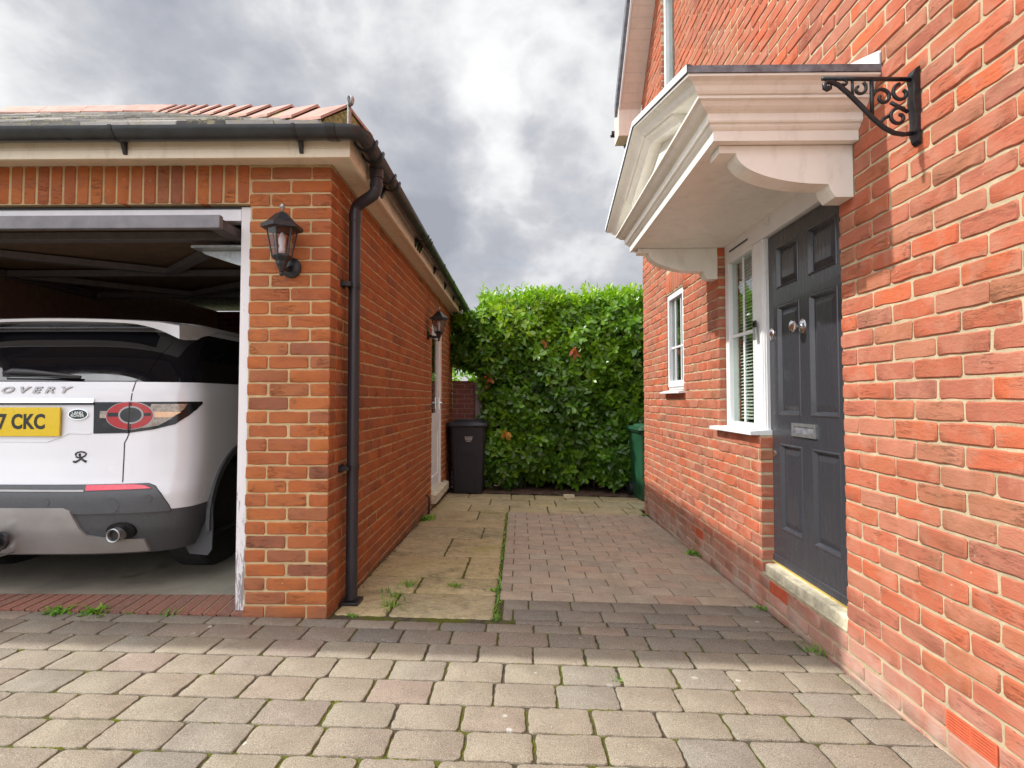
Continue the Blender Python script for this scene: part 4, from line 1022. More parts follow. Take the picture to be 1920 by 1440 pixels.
curve = [(1.450, 2.182), (1.42, 2.178), (1.385, 2.184), (1.35, 2.203), (1.31, 2.238), (1.265, 2.288), (1.22, 2.335), (1.185, 2.366), (1.16, 2.378), (1.143, 2.378), (1.133, 2.368), (1.134, 2.356), (1.144, 2.350), (1.153, 2.355), (1.152, 2.364)]
tb2(m_, curve, .0068); m_.build('curved_brace', 'iron', hb_, smooth=True)
for q_, r_ in (([(1.307, 2.386), (1.306, 2.248)], .0055), ([(1.236, 2.387), (1.236, 2.325)], .004)):
    m_ = MB(); tb2(m_, q_, r_); m_.build('upright', 'iron', hb_, smooth=True)
m_ = MB()
def spiral(cx_, cz_, r0, r1, a0, a1, n=22, rr=.0052):
    tb2(m_, [(cx_ + (r0 + (r1 - r0) * i / n) * math.cos(rad(a0 + (a1 - a0) * i / n)), cz_ + (r0 + (r1 - r0) * i / n) * math.sin(rad(a0 + (a1 - a0) * i / n))) for i in range(n + 1)], rr)
spiral(1.346, 2.318, .036, .010, 170, -210); spiral(1.416, 2.334, .036, .012, 100, 420); spiral(1.404, 2.243, .038, .010, 60, 440); spiral(1.262, 2.352, .028, .008, 60, -250, 18, .0045); spiral(1.205, 2.374, .013, .005, 90, -160, 12, .004)
tb2(m_, [(1.375, 2.299), (1.40, 2.285), (1.438, 2.262)], .0052); tb2(m_, [(1.366, 2.247), (1.345, 2.235), (1.338, 2.222)], .005)
m_.build('scrolls', 'iron', hb_, smooth=True)

# ================================================================ CAR (rear end stands in the garage)
XC = -2.90
ZK = [.28, .36, .45, .56, .66, .72, .85, 1.0, 1.18, 1.24, 1.30, 1.45, 1.60, 1.66, 1.70]
WK = [.86, .90, .935, .95, .955, .955, .958, .955, .95, .94, .92, .86, .80, .77, .64]
YK = [3.14, 3.10, 3.06, 3.04, 3.04, 3.07, 3.09, 3.10, 3.105, 3.11, 3.13, 3.222, 3.36, 3.44, 3.60]
def shy(x, z):
    W = np.interp(z, ZK, WK); Y = np.interp(z, ZK, YK); t_ = min(abs(x - XC) / W, .9995)
    return float(Y + .30 * (1 - (1 - t_ ** 3.) ** (1 / 3.)))
car = thing('parked_car', 'white estate car with a gloss black tailgate window, parked nose-in inside the open garage', 'car')
def ring(z, yf, n=22):
    W = float(np.interp(z, ZK, WK)); Y = float(np.interp(z, ZK, YK)); q = []
    for i in range(n + 1):
        a = math.pi / 2 * i / n; t_ = math.sin(a) ** (2 / 3.); q.append((W * t_, Y + .30 * (1 - math.cos(a) ** (2 / 3.))))
    m = 60
    for i in range(1, m): q.append((W, Y + .30 + (yf - .5 - Y - .30) * i / m))
    for i in range(n + 1):
        a = math.pi / 2 * (n - i) / n; t_ = math.sin(a) ** (2 / 3.); q.append((W * t_, yf - .5 * (1 - math.cos(a) ** (2 / 3.))))
    pts = [(XC + x, y, z) for x, y in q] + [(XC - x, y, z) for x, y in q[-2:0:-1]]
    return pts
def hull(name, zs, yfs, mat, top=False, bottom=False, arch=True):
    mb = MB(); rs = [ring(z, yf) for z, yf in zip(zs, yfs)]; n = len(rs[0])
    mb.add([p for r in rs for p in r], []); fs = []
    for i in range(len(rs) - 1):
        for k in range(n):
            f = (i * n + k, i * n + (k + 1) % n, (i + 1) * n + (k + 1) % n, (i + 1) * n + k)
            c = sum((Vector(mb.v[j]) for j in f), Vector()) / 4
            if arch and abs(c.x - XC) > .72 and any((c.y - ya) ** 2 + (c.z - .43) ** 2 < .44 ** 2 for ya in (3.85, 6.60)): continue
            fs.append(f)
    if top: fs.append(tuple((len(rs) - 1) * n + k for k in range(n)))
    if bottom: fs.append(tuple(range(n))[::-1])
    mb.f = fs; return mb.build(name, mat, car, smooth=32)
lin = lambda a, b, n: [a + (b - a) * i / n for i in range(n + 1)]
hull('bumper', lin(.30, .562, 9), [7.5] * 10, 'cargrey', bottom=True)
hull('body', lin(.562, 1.24, 24) + [1.27, 1.29, 1.30], lin(7.55, 7.5, 24) + [7.48, 7.47, 7.46], 'carwhite', top=True)
hull('window_band', lin(1.3005, 1.628, 16), lin(6.7, 6.1, 16), 'carglass', arch=False)
hull('roof', [1.6285, 1.64, 1.66, 1.68, 1.70, 1.715, 1.722], [6.1, 6.05, 5.98, 5.9, 5.8, 5.7, 5.5], 'carwhite', top=True, arch=False)
def patch(name, poly, off, mat, par=None, rel=True, thick=.006, step=.03, smooth=35):
    bm = bmesh.new(); dx = XC if not rel else -2.86
    vs = [bm.verts.new((dx + x, 0, z)) for x, z in poly]; bm.faces.new(vs)
    xs = [v.co.x for v in vs]; zs = [v.co.z for v in vs]
    x = min(xs) + step
    while x < max(xs): bmesh.ops.bisect_plane(bm, geom=bm.verts[:] + bm.edges[:] + bm.faces[:], plane_co=(x, 0, 0), plane_no=(1, 0, 0)); x += step
    z = min(zs) + step
    while z < max(zs): bmesh.ops.bisect_plane(bm, geom=bm.verts[:] + bm.edges[:] + bm.faces[:], plane_co=(0, 0, z), plane_no=(0, 0, 1)); z += step
    for v in bm.verts:
        e = 1e-3; gx = (shy(v.co.x + e, v.co.z) - shy(v.co.x - e, v.co.z)) / (2 * e); k = min(math.sqrt(1 + gx * gx), 3)
        v.co.y = shy(v.co.x, v.co.z) - off * k
    r = bmesh.ops.extrude_edge_only(bm, edges=[e for e in bm.edges if e.is_boundary])
    for v in [g_ for g_ in r['geom'] if isinstance(g_, bmesh.types.BMVert)]: v.co.y += thick + off
    return MB().bm(bm).build(name, mat, par or car, smooth=smooth)
def ell(cx_, cz_, rx, rz, n=28, a0=0, a1=360): return [(cx_ + rx * math.cos(rad(a0 + (a1 - a0) * i / n)), cz_ + rz * math.sin(rad(a0 + (a1 - a0) * i / n))) for i in range(n + (0 if a1 - a0 == 360 else 1))]
def line(pts, w_):
    """thin polygon strip along a polyline"""
    L_, R_ = [], []
    for i, p in enumerate(pts):
        a = Vector(pts[max(i - 1, 0)]); b = Vector(pts[min(i + 1, len(pts) - 1)]); t_ = (b - a).normalized(); n_ = Vector((-t_.y, t_.x)) * w_ / 2
        L_.append(tuple(Vector(p) + n_)); R_.append(tuple(Vector(p) - n_))
    return L_ + R_[::-1]
mir = lambda p: [(-.08 - x, z) for x, z in p][::-1]     # mirror about the car's centre (relative x offset -0.04)
# rear window with seam to the quarter glass
patch('rear_window', [(-.04, 1.306), (.595, 1.306), (.640, 1.36), (.660, 1.56), (.58, 1.605), (-.04, 1.612), (-.66, 1.605), (-.74, 1.56), (-.72, 1.36), (-.675, 1.306)], .004, 'carglass')
bp = [(-.04, .714), (.40, .714), (.715, .716), (.752, .700), (.789, .655), (.824, .585), (.833, .552), (-.04, .552)]
patch('bumper_panel', bp[:-1] + mir(bp[:-1])[:-1], .010, 'cargrey')
sp_ = [(-.04, .588), (.300, .588), (.335, .572), (.355, .520), (.375, .470), (.405, .428), (.50, .408), (.690, .392), (.690, .312), (-.04, .306)]
patch('silver_diffuser', sp_[:-1] + mir(sp_[:-1])[:-1], .016, 'carsilver')
for mm in (lambda p: p, mir):
    hs2 = bpy.data.objects.new('tail_light', None); C.objects.link(hs2); hs2.parent = car
    patch('housing', mm([(.395, 1.181), (.904, 1.184), (.905, 1.170), (.892, 1.136), (.869, 1.101), (.813, 1.050), (.711, 1.021), (.587, 1.003), (.400, 1.0)]), .004, 'carblack', hs2)
    patch('clear_section', mm([(.70, 1.170), (.862, 1.170), (.85, 1.140), (.80, 1.085), (.74, 1.045), (.66, 1.03)]), .0055, 'lens', hs2)
    patch('amber_bar', mm([(.690, 1.126), (.840, 1.122), (.80, 1.092), (.690, 1.092)]), .007, 'amber', hs2)
    patch('outer_ring', mm(ell(.592, 1.103, .128, .0815)), .0072, 'carsilver', hs2)
    patch('red_ring', mm(ell(.590, 1.103, .121, .0785)), .0085, 'redlens', hs2)
    patch('lamp_divider', mm(line([(.60, 1.180), (.60, 1.024)], .006)), .0092, 'carblack', hs2, thick=.0004)
    patch('lamp_crossbar', mm(line([(.480, 1.109), (.700, 1.109)], .018)), .0094, 'carblack', hs2, thick=.0004)
    patch('inner_rim', mm(ell(.600, 1.107, .066, .052)), .0098, 'carsilver', hs2)
    patch('dark_centre', mm(ell(.600, 1.107, .056, .043)), .0110, 'carblack', hs2)
    patch('inner_bar', mm([(.432, 1.130), (.472, 1.130), (.472, 1.090), (.432, 1.090)]), .0062, 'lens', hs2)
    patch('side_bar', mm([(.478, 1.120), (.534, 1.120), (.534, 1.098), (.478, 1.098)]), .0105, 'carblack', hs2)
    patch('reflector', mm([(.409, .683), (.404, .712), (.640, .713), (.700, .706), (.745, .688), (.596, .686)]), .016, 'pinklens')
    patch('panel_gap', mm(line([(.597, 1.305), (.592, 1.19)], .006)), .0012, 'ink', thick=.0004)
    patch('panel_gap', mm(line([(.594, 1.185), (.590, 1.0), (.583, .975), (.570, .945), (.574, .83), (.583, .718)], .006)), .0115, 'ink', thick=.0004) if False else patch('panel_gap', mm(line([(.590, .998), (.583, .975), (.570, .945), (.574, .83), (.583, .718)], .006)), .0012, 'ink', thick=.0004)
    patch('parking_sensor', mm(ell(.732, .630, .022, .022, 16)), .012, 'cargrey'); patch('parking_sensor', mm(ell(.198, .618, .022, .022, 16)), .012, 'cargrey')
    patch('crease_lip', mm(line([(-.04, .958), (.143, .956), (.205, .978), (.263, 1.004), (.385, 1.001)], .008)), .004, 'carwhite', thick=.003)
patch('tow_cover', ell(.542, .597, .050, .045, 24), .0115, 'cargrey')
patch('seam_light', line([(.592, 1.181), (.590, 1.0)], .006), .0125, 'ink', thick=.0004)
patch('chrome_trim', [(-.477, 1.201), (.397, 1.201), (.397, 1.178), (-.477, 1.178)], .012, 'chrome')
patch('trim_shadow', [(-.477, 1.177), (.397, 1.177), (.397, 1.166), (-.477, 1.166)], .010, 'carblack')
# number plate
yp = 3.082
m_ = MB(); m_.box((XC - .262, yp, .985), (XC + .262, yp + .012, 1.152), .004); np_ = m_.build('number_plate', 'plate', car)
m_ = text_mb('7 CKC', .116, (XC + .178, yp - .0008, 1.066), (1, 0, 0), (0, 0, 1), .0008, .80, 'RIGHT', .0040, 0, 1.05); m_.build('plate_characters', 'ink', np_)
m_ = text_mb('DISCOVERY', .049, (-2.617, 3.098, 1.251), (1, 0, 0), (0, 0, 1), .003, 1.85, 'RIGHT', .0014, .2, 1.62)
for i, v in enumerate(m_.v): m_.v[i] = (v[0], v[1] - 3.098 + shy(v[0], v[2]) - .004, v[2])
m_.build('tailgate_lettering', 'carsilver', car)
patch('maker_emblem', ell(.312, 1.111, .057, .032, 28), .008, 'chrome'); patch('emblem_face', ell(.312, 1.111, .052, .0275, 28), .0088, 'emblem')
for tx_, zz_ in (('LAND', 1.119), ('ROVER', 1.103)):
    m_ = text_mb(tx_, .021, (-2.86 + .312, 3.108 - .0105, zz_), (1, 0, 0), (0, 0, 1), .0006, 1.2, 'CENTER', .0004); m_.build('emblem_lettering', 'chrome', car)
# small black running-figure like sticker: open loop over two crossed strokes
sb = lambda x, z: Vector((-2.86 + x, shy(-2.86 + x, z) - .0015, z))
m_ = MB()
lp = [(.312, .868), (.330, .862), (.348, .866), (.362, .874), (.368, .884), (.358, .893), (.338, .897), (.318, .893), (.308, .884), (.312, .875)]
m_.tube([sb(x, z) for x, z in lp], .0048, 6, flat=.3, up=(0, 1, 0)) if False else m_.tube([sb(x, z) for x, z in lp], .0045, 8)
m_.tube([sb(x, z) for x, z in [(.300, .842), (.312, .838), (.330, .848), (.345, .862)]], [.006, .007, .005, .004], 8)
m_.tube([sb(x, z) for x, z in [(.332, .884), (.334, .872), (.342, .858), (.358, .846), (.372, .840)]], [.006, .005, .005, .006, .007], 8)
m_.tube([sb(x, z) for x, z in [(.330, .880), (.335, .880)]], .008, 8); m_.build('sticker', 'ink', car, smooth=True)
# wiper
m_ = MB(); wy = lambda x, z: Vector((-2.86 + x, shy(-2.86 + x, z) - .022, z))
m_.tube([wy(-.17, 1.350), wy(-.12, 1.362), wy(-.02, 1.358), wy(.12, 1.346), wy(.24, 1.334), wy(.30, 1.329)], [.012, .020, .018, .013, .009, .006], 10, flat=.6)
m_.tube([wy(-.16, 1.334), wy(.30, 1.324)], .005, 6); m_.build('rear_wiper', 'black', car, smooth=True)
# roof spoiler
m_ = MB(); n = 40; vs = []
for i in range(n + 1):
    u = -1 + 2 * i / n; x = XC + .785 * u; au = abs(u)
    top = 1.700 - .028 * au ** 2 - .012 * max(0, au - .85) / .15; th = .022 + (.066 * ((au - .62) / .38) ** 1.6 if au > .62 else 0); yr = 3.285 + .045 * au ** 3
    vs += [(x, yr + .012, top), (x, yr, top - .006), (x, yr + .004, top - th), (x, yr + .05, top - th - .002 * au), (x, 3.56, top - .05 - .02 * au), (x, 3.74, top + .018 - .012 * au ** 2), (x, yr + .12, top + .014)]
k = 7; m_.add(vs, [(i * k + j, i * k + (j + 1) % k, (i + 1) * k + (j + 1) % k, (i + 1) * k + j) for i in range(n) for j in range(k)] + [tuple(range(k)), tuple(n * k + j for j in range(k))[::-1]])
m_.build('roof_spoiler', 'carwhite', car, smooth=38)
m_ = MB(); m_.prism([(3.33, 1.640), (3.33, 1.648), (3.70, 1.655), (3.70, 1.640)], 'X', XC - .60, XC + .60); m_.build('reflection_blocker', 'carblack', car)  # black slab added so the rear glass does not mirror the white spoiler
patch('bumper_lip', line([(-.80, .682), (-.04, .684), (.40, .682)], .010), .0155, 'carsilver', thick=.003)
m_ = MB(); m_.prism([(4.32, 1.72), (4.50, 1.72), (4.47, 1.76), (4.40, 1.83), (4.385, 1.835), (4.37, 1.80)], 'X', XC + .00, XC + .028); m_.build('roof_aerial', 'carblack', car)
# exhaust, silencer, tow ball, flaps, wheels
ep = Vector((-2.86 + .578, 3.04, .433))
m_ = MB(); m_.lathe([(.030, .10), (.031, .0), (.036, -.004), (.040, .0), (.040, .12), (.036, .16)], tuple(ep), 24, 'Y'); m_.build('exhaust_tip', 'steel', car, smooth=35)
m_ = MB(); m_.lathe([(.0295, .02), (.0296, .03)], tuple(ep), 20, 'Y'); m_.build('exhaust_bore', 'ink', car)
patch('exhaust_recess', ell(.592, .448, .072, .052, 24), .0175, 'carblack')
m_ = MB(); m_.tube([ep + Vector((.03, .16, .0)), ep + Vector((.09, .17, -.02)), ep + Vector((.17, .20, -.04))], [.05, .055, .035], 14); m_.build('silencer', 'bark', car, smooth=True)
m_ = MB(); m_.lathe([(.002, -.03), (.016, -.026), (.025, -.010), (.025, .008), (.014, .022), (.012, .05), (.020, .055), (.020, .075)][::-1], (XC, 2.985, .405), 16); m_.tube([(XC, 2.985, .345), (XC, 3.02, .338), (XC, 3.14, .335)], .018, 10); m_.build('tow_ball', 'chrome', car, smooth=30)
m_ = MB(); m_.lathe([(.045, -.012), (.052, 0), (.045, .01)], (XC, 3.022, .408), 20, 'Y'); m_.build('tow_socket', 'black', car, smooth=40)
for sgn in (1, -1):
    m_ = MB(); x0, x1 = XC + sgn * .80, XC + sgn * .978
    q = [(x0, .395), (x0 + sgn * .01, .28), (x0 + sgn * .035, .235), (x1 - sgn * .03, .225), (x1 - sgn * .004, .26), (x1, .40), (x1 - sgn * .005, .55), (x1 - sgn * .04, .46), (x1 - sgn * .09, .40)]
    m_.prism(q, 'Y', 3.40, 3.412); m_.build('mudflap', 'cargrey', car)
    for ya in (3.85, 6.60):
        wc = (XC + sgn * .70, ya, .405)
        wh = bpy.data.objects.new('wheel', None); C.objects.link(wh); wh.parent = car
        m_ = MB(); m_.lathe([(.24, -.10), (.31, -.118), (.345, -.112), (.360, -.095), (.364, 0), (.360, .095), (.345, .112), (.31, .118), (.24, .10)], wc, 48, 'X'); m_.build('tyre', 'tyre', wh, smooth=35)
        m_ = MB(); m_.lathe([(.245, -.095), (.05, -.07), (.05, .07), (.22, .055), (.245, .098)], wc, 40, 'X'); m_.build('rim', 'alloy', wh, smooth=30)
        m_ = MB(); a0s = [rad(-6 + 192 * i / 24) for i in range(25)]
        fl_ = []
        W_ = XC + sgn * .958
        for a in a0s:
            for rr, xo in ((.43, -.02), (.43, .010), (.475, .012), (.478, -.01)): fl_.append((W_ + sgn * xo, ya + rr * math.cos(a), .43 + rr * math.sin(a)))
        m_.add(fl_, [(i * 4 + j, i * 4 + (j + 1) % 4, (i + 1) * 4 + (j + 1) % 4, (i + 1) * 4 + j) for i in range(24) for j in range(4)]); m_.build('arch_trim', 'cargrey', car, smooth=40)
m_ = MB(); m_.box((XC - .56, 3.25, .31), (XC + .56, 7.3, 1.2)); m_.box((XC - .72, 3.33, .60), (XC + .72, 7.3, 1.25)); m_.build('underbody', 'ink', car)
rebase(car, (XC, 3.85, .045))

# ================================================================ BINS
def rbox(w0, d0, w1, d1, z0, z1, c=.04, cy=0.):
    """tapered box with rounded corners, centred on x=0,y=cy"""
    def loop(w_, d_, z):
        l = []
        for sx, sy, a0 in ((1, 1, 0), (-1, 1, 90), (-1, -1, 180), (1, -1, 270)):
            for t_ in (0, 30, 60, 90): a = rad(a0 + t_); l.append((sx * (w_ / 2 - c) + c * math.cos(a), cy + sy * (d_ / 2 - c) + c * math.sin(a), z))
        return l
    return MB().add(loop(w0, d0, z0) + loop(w1, d1, z1), [tuple(range(16))[::-1], tuple(range(16, 32))] + [(i, (i + 1) % 16, 16 + (i + 1) % 16, 16 + i) for i in range(16)])
def bin_(loc, rz, mat, label, prints):
    t = thing('wheelie_bin', label, 'wheelie bin', loc, rz)
    b = rbox(.42, .50, .50, .62, .02, .955, .045); b.build('body', mat, t, smooth=50)
    q = rbox(.545, .66, .565, .68, .935, .965, .05); q.build('rim', mat, t, smooth=50)
    l = rbox(.585, .74, .57, .72, .967, 1.005, .06, -.02); l.build('lid', mat, t, smooth=50)
    l = rbox(.44, .50, .40, .44, 1.006, 1.035, .06, -.03); l.build('lid_dome', mat, t, smooth=50)
    # raised arched panel on the front
    m_ = MB(); yv_ = lambda z: -(.25 + .06 * (z - .02) / .935) 
    out = [(-.115, .06), (-.13, .50), (-.11, .56), (-.07, .585), (.07, .585), (.11, .56), (.13, .50), (.115, .06)]
    inn = [(x * .86, z if z < .1 else z - .014) for x, z in out]
    vs = [(x, yv_(z) - .012, z) for x, z in out] + [(x, yv_(z) - .012, z) for x, z in inn] + [(x, yv_(z) + .01, z) for x, z in out] + [(x, yv_(z) - .002, z) for x, z in inn]
    m_.add(vs, [(i, i + 1, 9 + i, 8 + i) for i in range(7)] + [(i, 16 + i, 17 + i, i + 1) for i in range(7)] + [(8 + i, 9 + i, 25 + i, 24 + i) for i in range(7)]); m_.build('front_rib', mat, t)
    hh = MB(); hh.tube([(-.24, .37, .96), (-.24, .40, .99), (.24, .40, .99), (.24, .37, .96)], .016, 8); hh.build('handle', mat, t, smooth=True)
    for sx in (-1, 1):
        wq = MB(); wq.lathe([(.06, -.022), (.10, -.024), (.10, .024), (.06, .022)], (sx * .235, .27, .10), 24, 'X'); wq.build('wheel', 'black', t, smooth=40)
    if prints:
        m_ = MB()
        for z, w_, n_ in ((.800, .115, 9), (.781, .10, 8), (.762, .10, 8), (.742, .062, 5)):
            for i in range(n_):
                x = .02 - w_ / 2 + w_ * i / n_; m_.add([(x, yv_(z) - .002, z), (x + w_ / n_ * .78, yv_(z) - .002, z), (x + w_ / n_ * .78, yv_(z) - .002, z + .009), (x, yv_(z) - .002, z + .009)], [(0, 1, 2, 3)])
        m_.build('printed_lines', 'print', t)
    return t
bin_((-.735, 7.88, gz(-.7, 7.88) - .0), 0, 'binblack', 'black wheelie bin with a white printed notice, between the garage and the hedge', True)
bin_((1.83, 7.62, gz(1.8, 7.6) - .0), rad(4), 'bingreen', 'green wheelie bin half hidden behind the house corner', False)

# ================================================================ BACK OF THE PLOT
gw = thing('garden_wall', 'low dark brick wall behind the black bin', 'wall')
wl = courses((0, 8.30, 0), (1, 0, 0), (0, -1, 0), -1.035, -.685, -.2, 1.44, .075, -.06, .0, rng=R, depth=.1); wl.build('brickwork', 'dbrick', gw)
m_ = MB(); m_.box((-1.035, 8.304, -.2), (-.69, 8.50, 1.44)); m_.build('mortar', 'dmortar', gw)
m_ = MB(); m_.box((-1.035, 8.28, 1.442), (-.685, 8.52, 1.475)); m_.build('coping', 'dbrick', gw)
rebase(gw, (-.86, 8.3, -.15))
m_ = MB(); m_.box((-.668, 8.10, -.2), (-.560, 8.21, 1.50), .006); tag(m_.build('gate_post', 'post'), 'grey concrete post between the low brick wall and the hedge', 'post')
m_ = MB()
for i in range(32): m_.cur = R.random(); x = -.54 + i * .128; m_.box((x, 9.05 + (i % 2) * .012, -.2), (x + .122, 9.07 + (i % 2) * .012, 1.65))
tag(m_.build('board_fence', 'rafter'), 'dark timber board fence behind the hedge foot', 'fence')

NG = np.random.default_rng(4)
def leaves(base, stem, n, length, width, rnd, spread=(50, 80), gap=.012, curl=.18):
    """clusters of folded, drooping leaves: base (N,3), stem (N,3) unit, rnd (N,)"""
    N = len(base); P = np.repeat(base, n, 0); Sx = np.repeat(stem, n, 0); rr = np.repeat(rnd, n); k = np.tile(np.arange(n), N); M_ = N * n
    a = np.cross(Sx, NG.normal(size=(N, 3)).repeat(n, 0)); a /= np.linalg.norm(a, axis=1)[:, None]; b = np.cross(Sx, a)
    az = k * 2.4 + np.repeat(NG.uniform(0, 6.28, N), n) + NG.normal(0, .25, M_); ph = np.radians(NG.uniform(*spread, M_)) * (1.15 - .35 * k / n)
    d = Sx * np.cos(ph)[:, None] + (a * np.cos(az)[:, None] + b * np.sin(az)[:, None]) * np.sin(ph)[:, None]
    d[:, 2] -= .12; d /= np.linalg.norm(d, axis=1)[:, None]
    nrm = Sx + NG.normal(0, .25, (M_, 3)); nrm[:, 2] += .25; nrm -= d * (nrm * d).sum(1)[:, None]; nrm /= np.linalg.norm(nrm, axis=1)[:, None]
    sd = np.cross(d, nrm); L_ = length * NG.uniform(.65, 1.2, M_); W_ = width * NG.uniform(.75, 1.15, M_) * (L_ / length) ** .5
    P = P + Sx * (k * gap)[:, None]
    tpl = [(0, 0, 0), (.30, .42, .10), (.68, .46, .10), (1, 0, -.25), (.68, -.46, .10), (.30, -.42, .10), (.34, 0, -.02), (.70, 0, -.08)]
    V = np.empty((M_, 8, 3))
    for i, (u, v, h) in enumerate(tpl): V[:, i] = P + d * (u * L_)[:, None] + sd * (v * W_)[:, None] + nrm * (h * curl * 2 * W_ - u * u * curl * .5 * L_)[:, None]
    T = np.array([(0, 1, 6, 6), (0, 6, 5, 5), (1, 2, 7, 6), (6, 7, 4, 5), (2, 3, 7, 7), (7, 3, 4, 4)])
    rv = np.clip(rr + NG.normal(0, .10, M_), 0, 1)
    return V.reshape(-1, 3), (T[None] + (np.arange(M_) * 8)[:, None, None]).reshape(-1, 4), np.repeat(rv, 8)
def leaf_obj(name, parts, mat, par=None):
    V = np.concatenate([p[0] for p in parts]); rv = np.concatenate([p[2] for p in parts]); o_ = 0; F = []
    for p in parts: F.append(p[1] + o_); o_ += len(p[0])
    F = np.concatenate(F); fl = [tuple(f) if f[2] != f[3] else (f[0], f[1], f[2]) for f in F.tolist()]
    me = bpy.data.meshes.new(name); me.from_pydata(V.tolist(), [], fl); at = me.attributes.new('rnd', 'FLOAT', 'POINT'); at.data.foreach_set('value', rv.astype(np.float32))
    me.materials.append(M[mat]); me.polygons.foreach_set('use_smooth', [True] * len(me.polygons)); o = bpy.data.objects.new(name, me); C.objects.link(o)
    if par: o.parent = par
    return o
def unit(a): return a / np.linalg.norm(a, axis=1)[:, None]
def hn(x, z, s=0): return .09 * np.sin(x * 3.1 + s) * np.cos(z * 2.7 + s) + .06 * np.sin(x * 7.3 + z * 5.1 + s) + .03 * np.sin(x * 17 - z * 13)
hg = thing('laurel_hedge', 'tall glossy green laurel hedge closing the passage behind the bins', 'hedge')
parts = []
HX0, HX1, HZ = -.56, 3.2, 2.68
def front(n, dep, lo=0., r0=.08, r1=.58):
    x = NG.uniform(HX0, HX1, n); z = NG.uniform(-.08, HZ, n)
    keep = NG.uniform(0, 1, n) < np.where(z < .15, .6, 1.); x, z = x[keep], z[keep]; m = len(x)
    y = 8.02 + hn(x, z) + dep + NG.normal(0, .05, m) + np.clip(z - 2.3, 0, 1) * .35 + np.clip(.35 - z, 0, 1) * .45
    s_ = unit(np.stack([NG.normal(0, .45, m), -1 + NG.normal(0, .3, m), .35 + NG.normal(0, .4, m)], 1))
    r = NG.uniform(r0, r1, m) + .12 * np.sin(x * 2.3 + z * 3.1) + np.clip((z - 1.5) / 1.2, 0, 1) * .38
    return np.stack([x, y, z], 1), s_, np.clip(r, 0, 1)
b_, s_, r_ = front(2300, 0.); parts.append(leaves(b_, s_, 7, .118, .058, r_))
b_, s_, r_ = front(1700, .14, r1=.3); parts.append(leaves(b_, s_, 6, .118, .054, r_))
n = 1100; x = NG.uniform(HX0 - .05, HX1, n); y = NG.uniform(8.0, 9.2, n); z = HZ + .02 + .05 * np.sin(x * 5) + NG.normal(0, .05, n) - np.clip(8.25 - y, 0, 1) * .35
s_ = unit(np.stack([NG.normal(0, .35, n), NG.normal(-.15, .35, n), np.ones(n)], 1)); parts.append(leaves(np.stack([x, y, z], 1), s_, 8, .088, .034, NG.uniform(.5, 1, n), (25, 62), .016))
n = 30; x = NG.uniform(HX0, HX1, n); y = NG.uniform(8.1, 8.6, n); z = HZ + .05 + NG.uniform(0, .05, n)
s_ = unit(np.stack([NG.normal(0, .2, n), NG.normal(0, .2, n), np.ones(n)], 1)); parts.append(leaves(np.stack([x, y, z], 1), s_, 9, .08, .028, NG.uniform(.75, 1, n), (15, 45), .020))
# loose branches reaching left over the low wall
n = 520; u = NG.uniform(0, 1, n); x = -.50 - .56 * u + NG.normal(0, .04, n); z = NG.uniform(0, 1, n) * (.98 - .25 * u) + 1.72 - .16 * (1 - u) ; y = 8.25 + NG.normal(0, .12, n)
s_ = unit(np.stack([NG.normal(-.5, .5, n), NG.normal(-.6, .5, n), NG.normal(.2, .5, n)], 1)); parts.append(leaves(np.stack([x, y, z], 1), s_, 6, .10, .042, np.clip(NG.uniform(0, .5, n) + np.clip(z - 2.2, 0, 1) * .8, 0, 1)))
n = 150; x = NG.uniform(-.66, -.48, n); z = NG.uniform(.2, 1.75, n); y = 8.12 + NG.normal(0, .08, n)
s_ = unit(np.stack([NG.normal(-.7, .4, n), NG.normal(-.6, .4, n), NG.normal(.1, .4, n)], 1)); sel = x > -.535; parts.append(leaves(np.stack([x, y, z], 1)[sel], s_[sel], 6, .10, .042, NG.uniform(0, .4, n)[sel]))
leaf_obj('foliage', parts, 'leaf', hg)
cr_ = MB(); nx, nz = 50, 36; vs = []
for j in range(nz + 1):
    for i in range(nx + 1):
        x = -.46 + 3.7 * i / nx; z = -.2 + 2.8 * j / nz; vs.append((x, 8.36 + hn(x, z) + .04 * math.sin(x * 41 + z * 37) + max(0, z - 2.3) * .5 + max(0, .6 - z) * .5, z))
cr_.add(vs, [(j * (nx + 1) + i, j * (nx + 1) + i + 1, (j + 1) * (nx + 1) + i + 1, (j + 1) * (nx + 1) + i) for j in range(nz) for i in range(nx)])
cr_.add([(-.46, 8.5, 2.60), (3.3, 8.5, 2.60), (3.3, 9.2, 2.60), (-.46, 9.2, 2.60)], [(0, 1, 2, 3)]); cr_.build('shade_backing', 'core', hg)  # sheet added behind the leaves, its dark colour stands in for interior shade
tk = MB()
for i in range(15):
    x = -.4 + i * .25 + R.uniform(-.08, .08); y = 8.35 + R.uniform(-.1, .2)
    tk.tube([(x, y, -.2), (x + R.uniform(-.05, .05), y, .3), (x + R.uniform(-.12, .12), y - .02, .8)], [.022, .018, .014], 7)
for (a, b) in (((-.35, 8.3, 1.5), (-1.0, 8.2, 2.3)), ((-.35, 8.35, 1.7), (-.9, 8.25, 2.6)), ((-.4, 8.3, 1.2), (-.62, 8.15, 1.7))): tk.tube([a, tuple((a[k_] + b[k_]) / 2 + (.06 if k_ == 2 else 0) for k_ in range(3)), b], [.014, .010, .006], 6)
tk.build('stems', 'bark', hg, smooth=True)
pts_ = [(-.47, 7.98, 1.56), (-.45, 7.95, 1.53), (-.49, 7.97, 1.50), (.79, 7.9, 1.95), (.80, 7.9, 1.91), (.39, 7.92, 2.02), (-.22, 7.86, .72), (-.19, 7.86, .74), (-.16, 7.86, .70)]
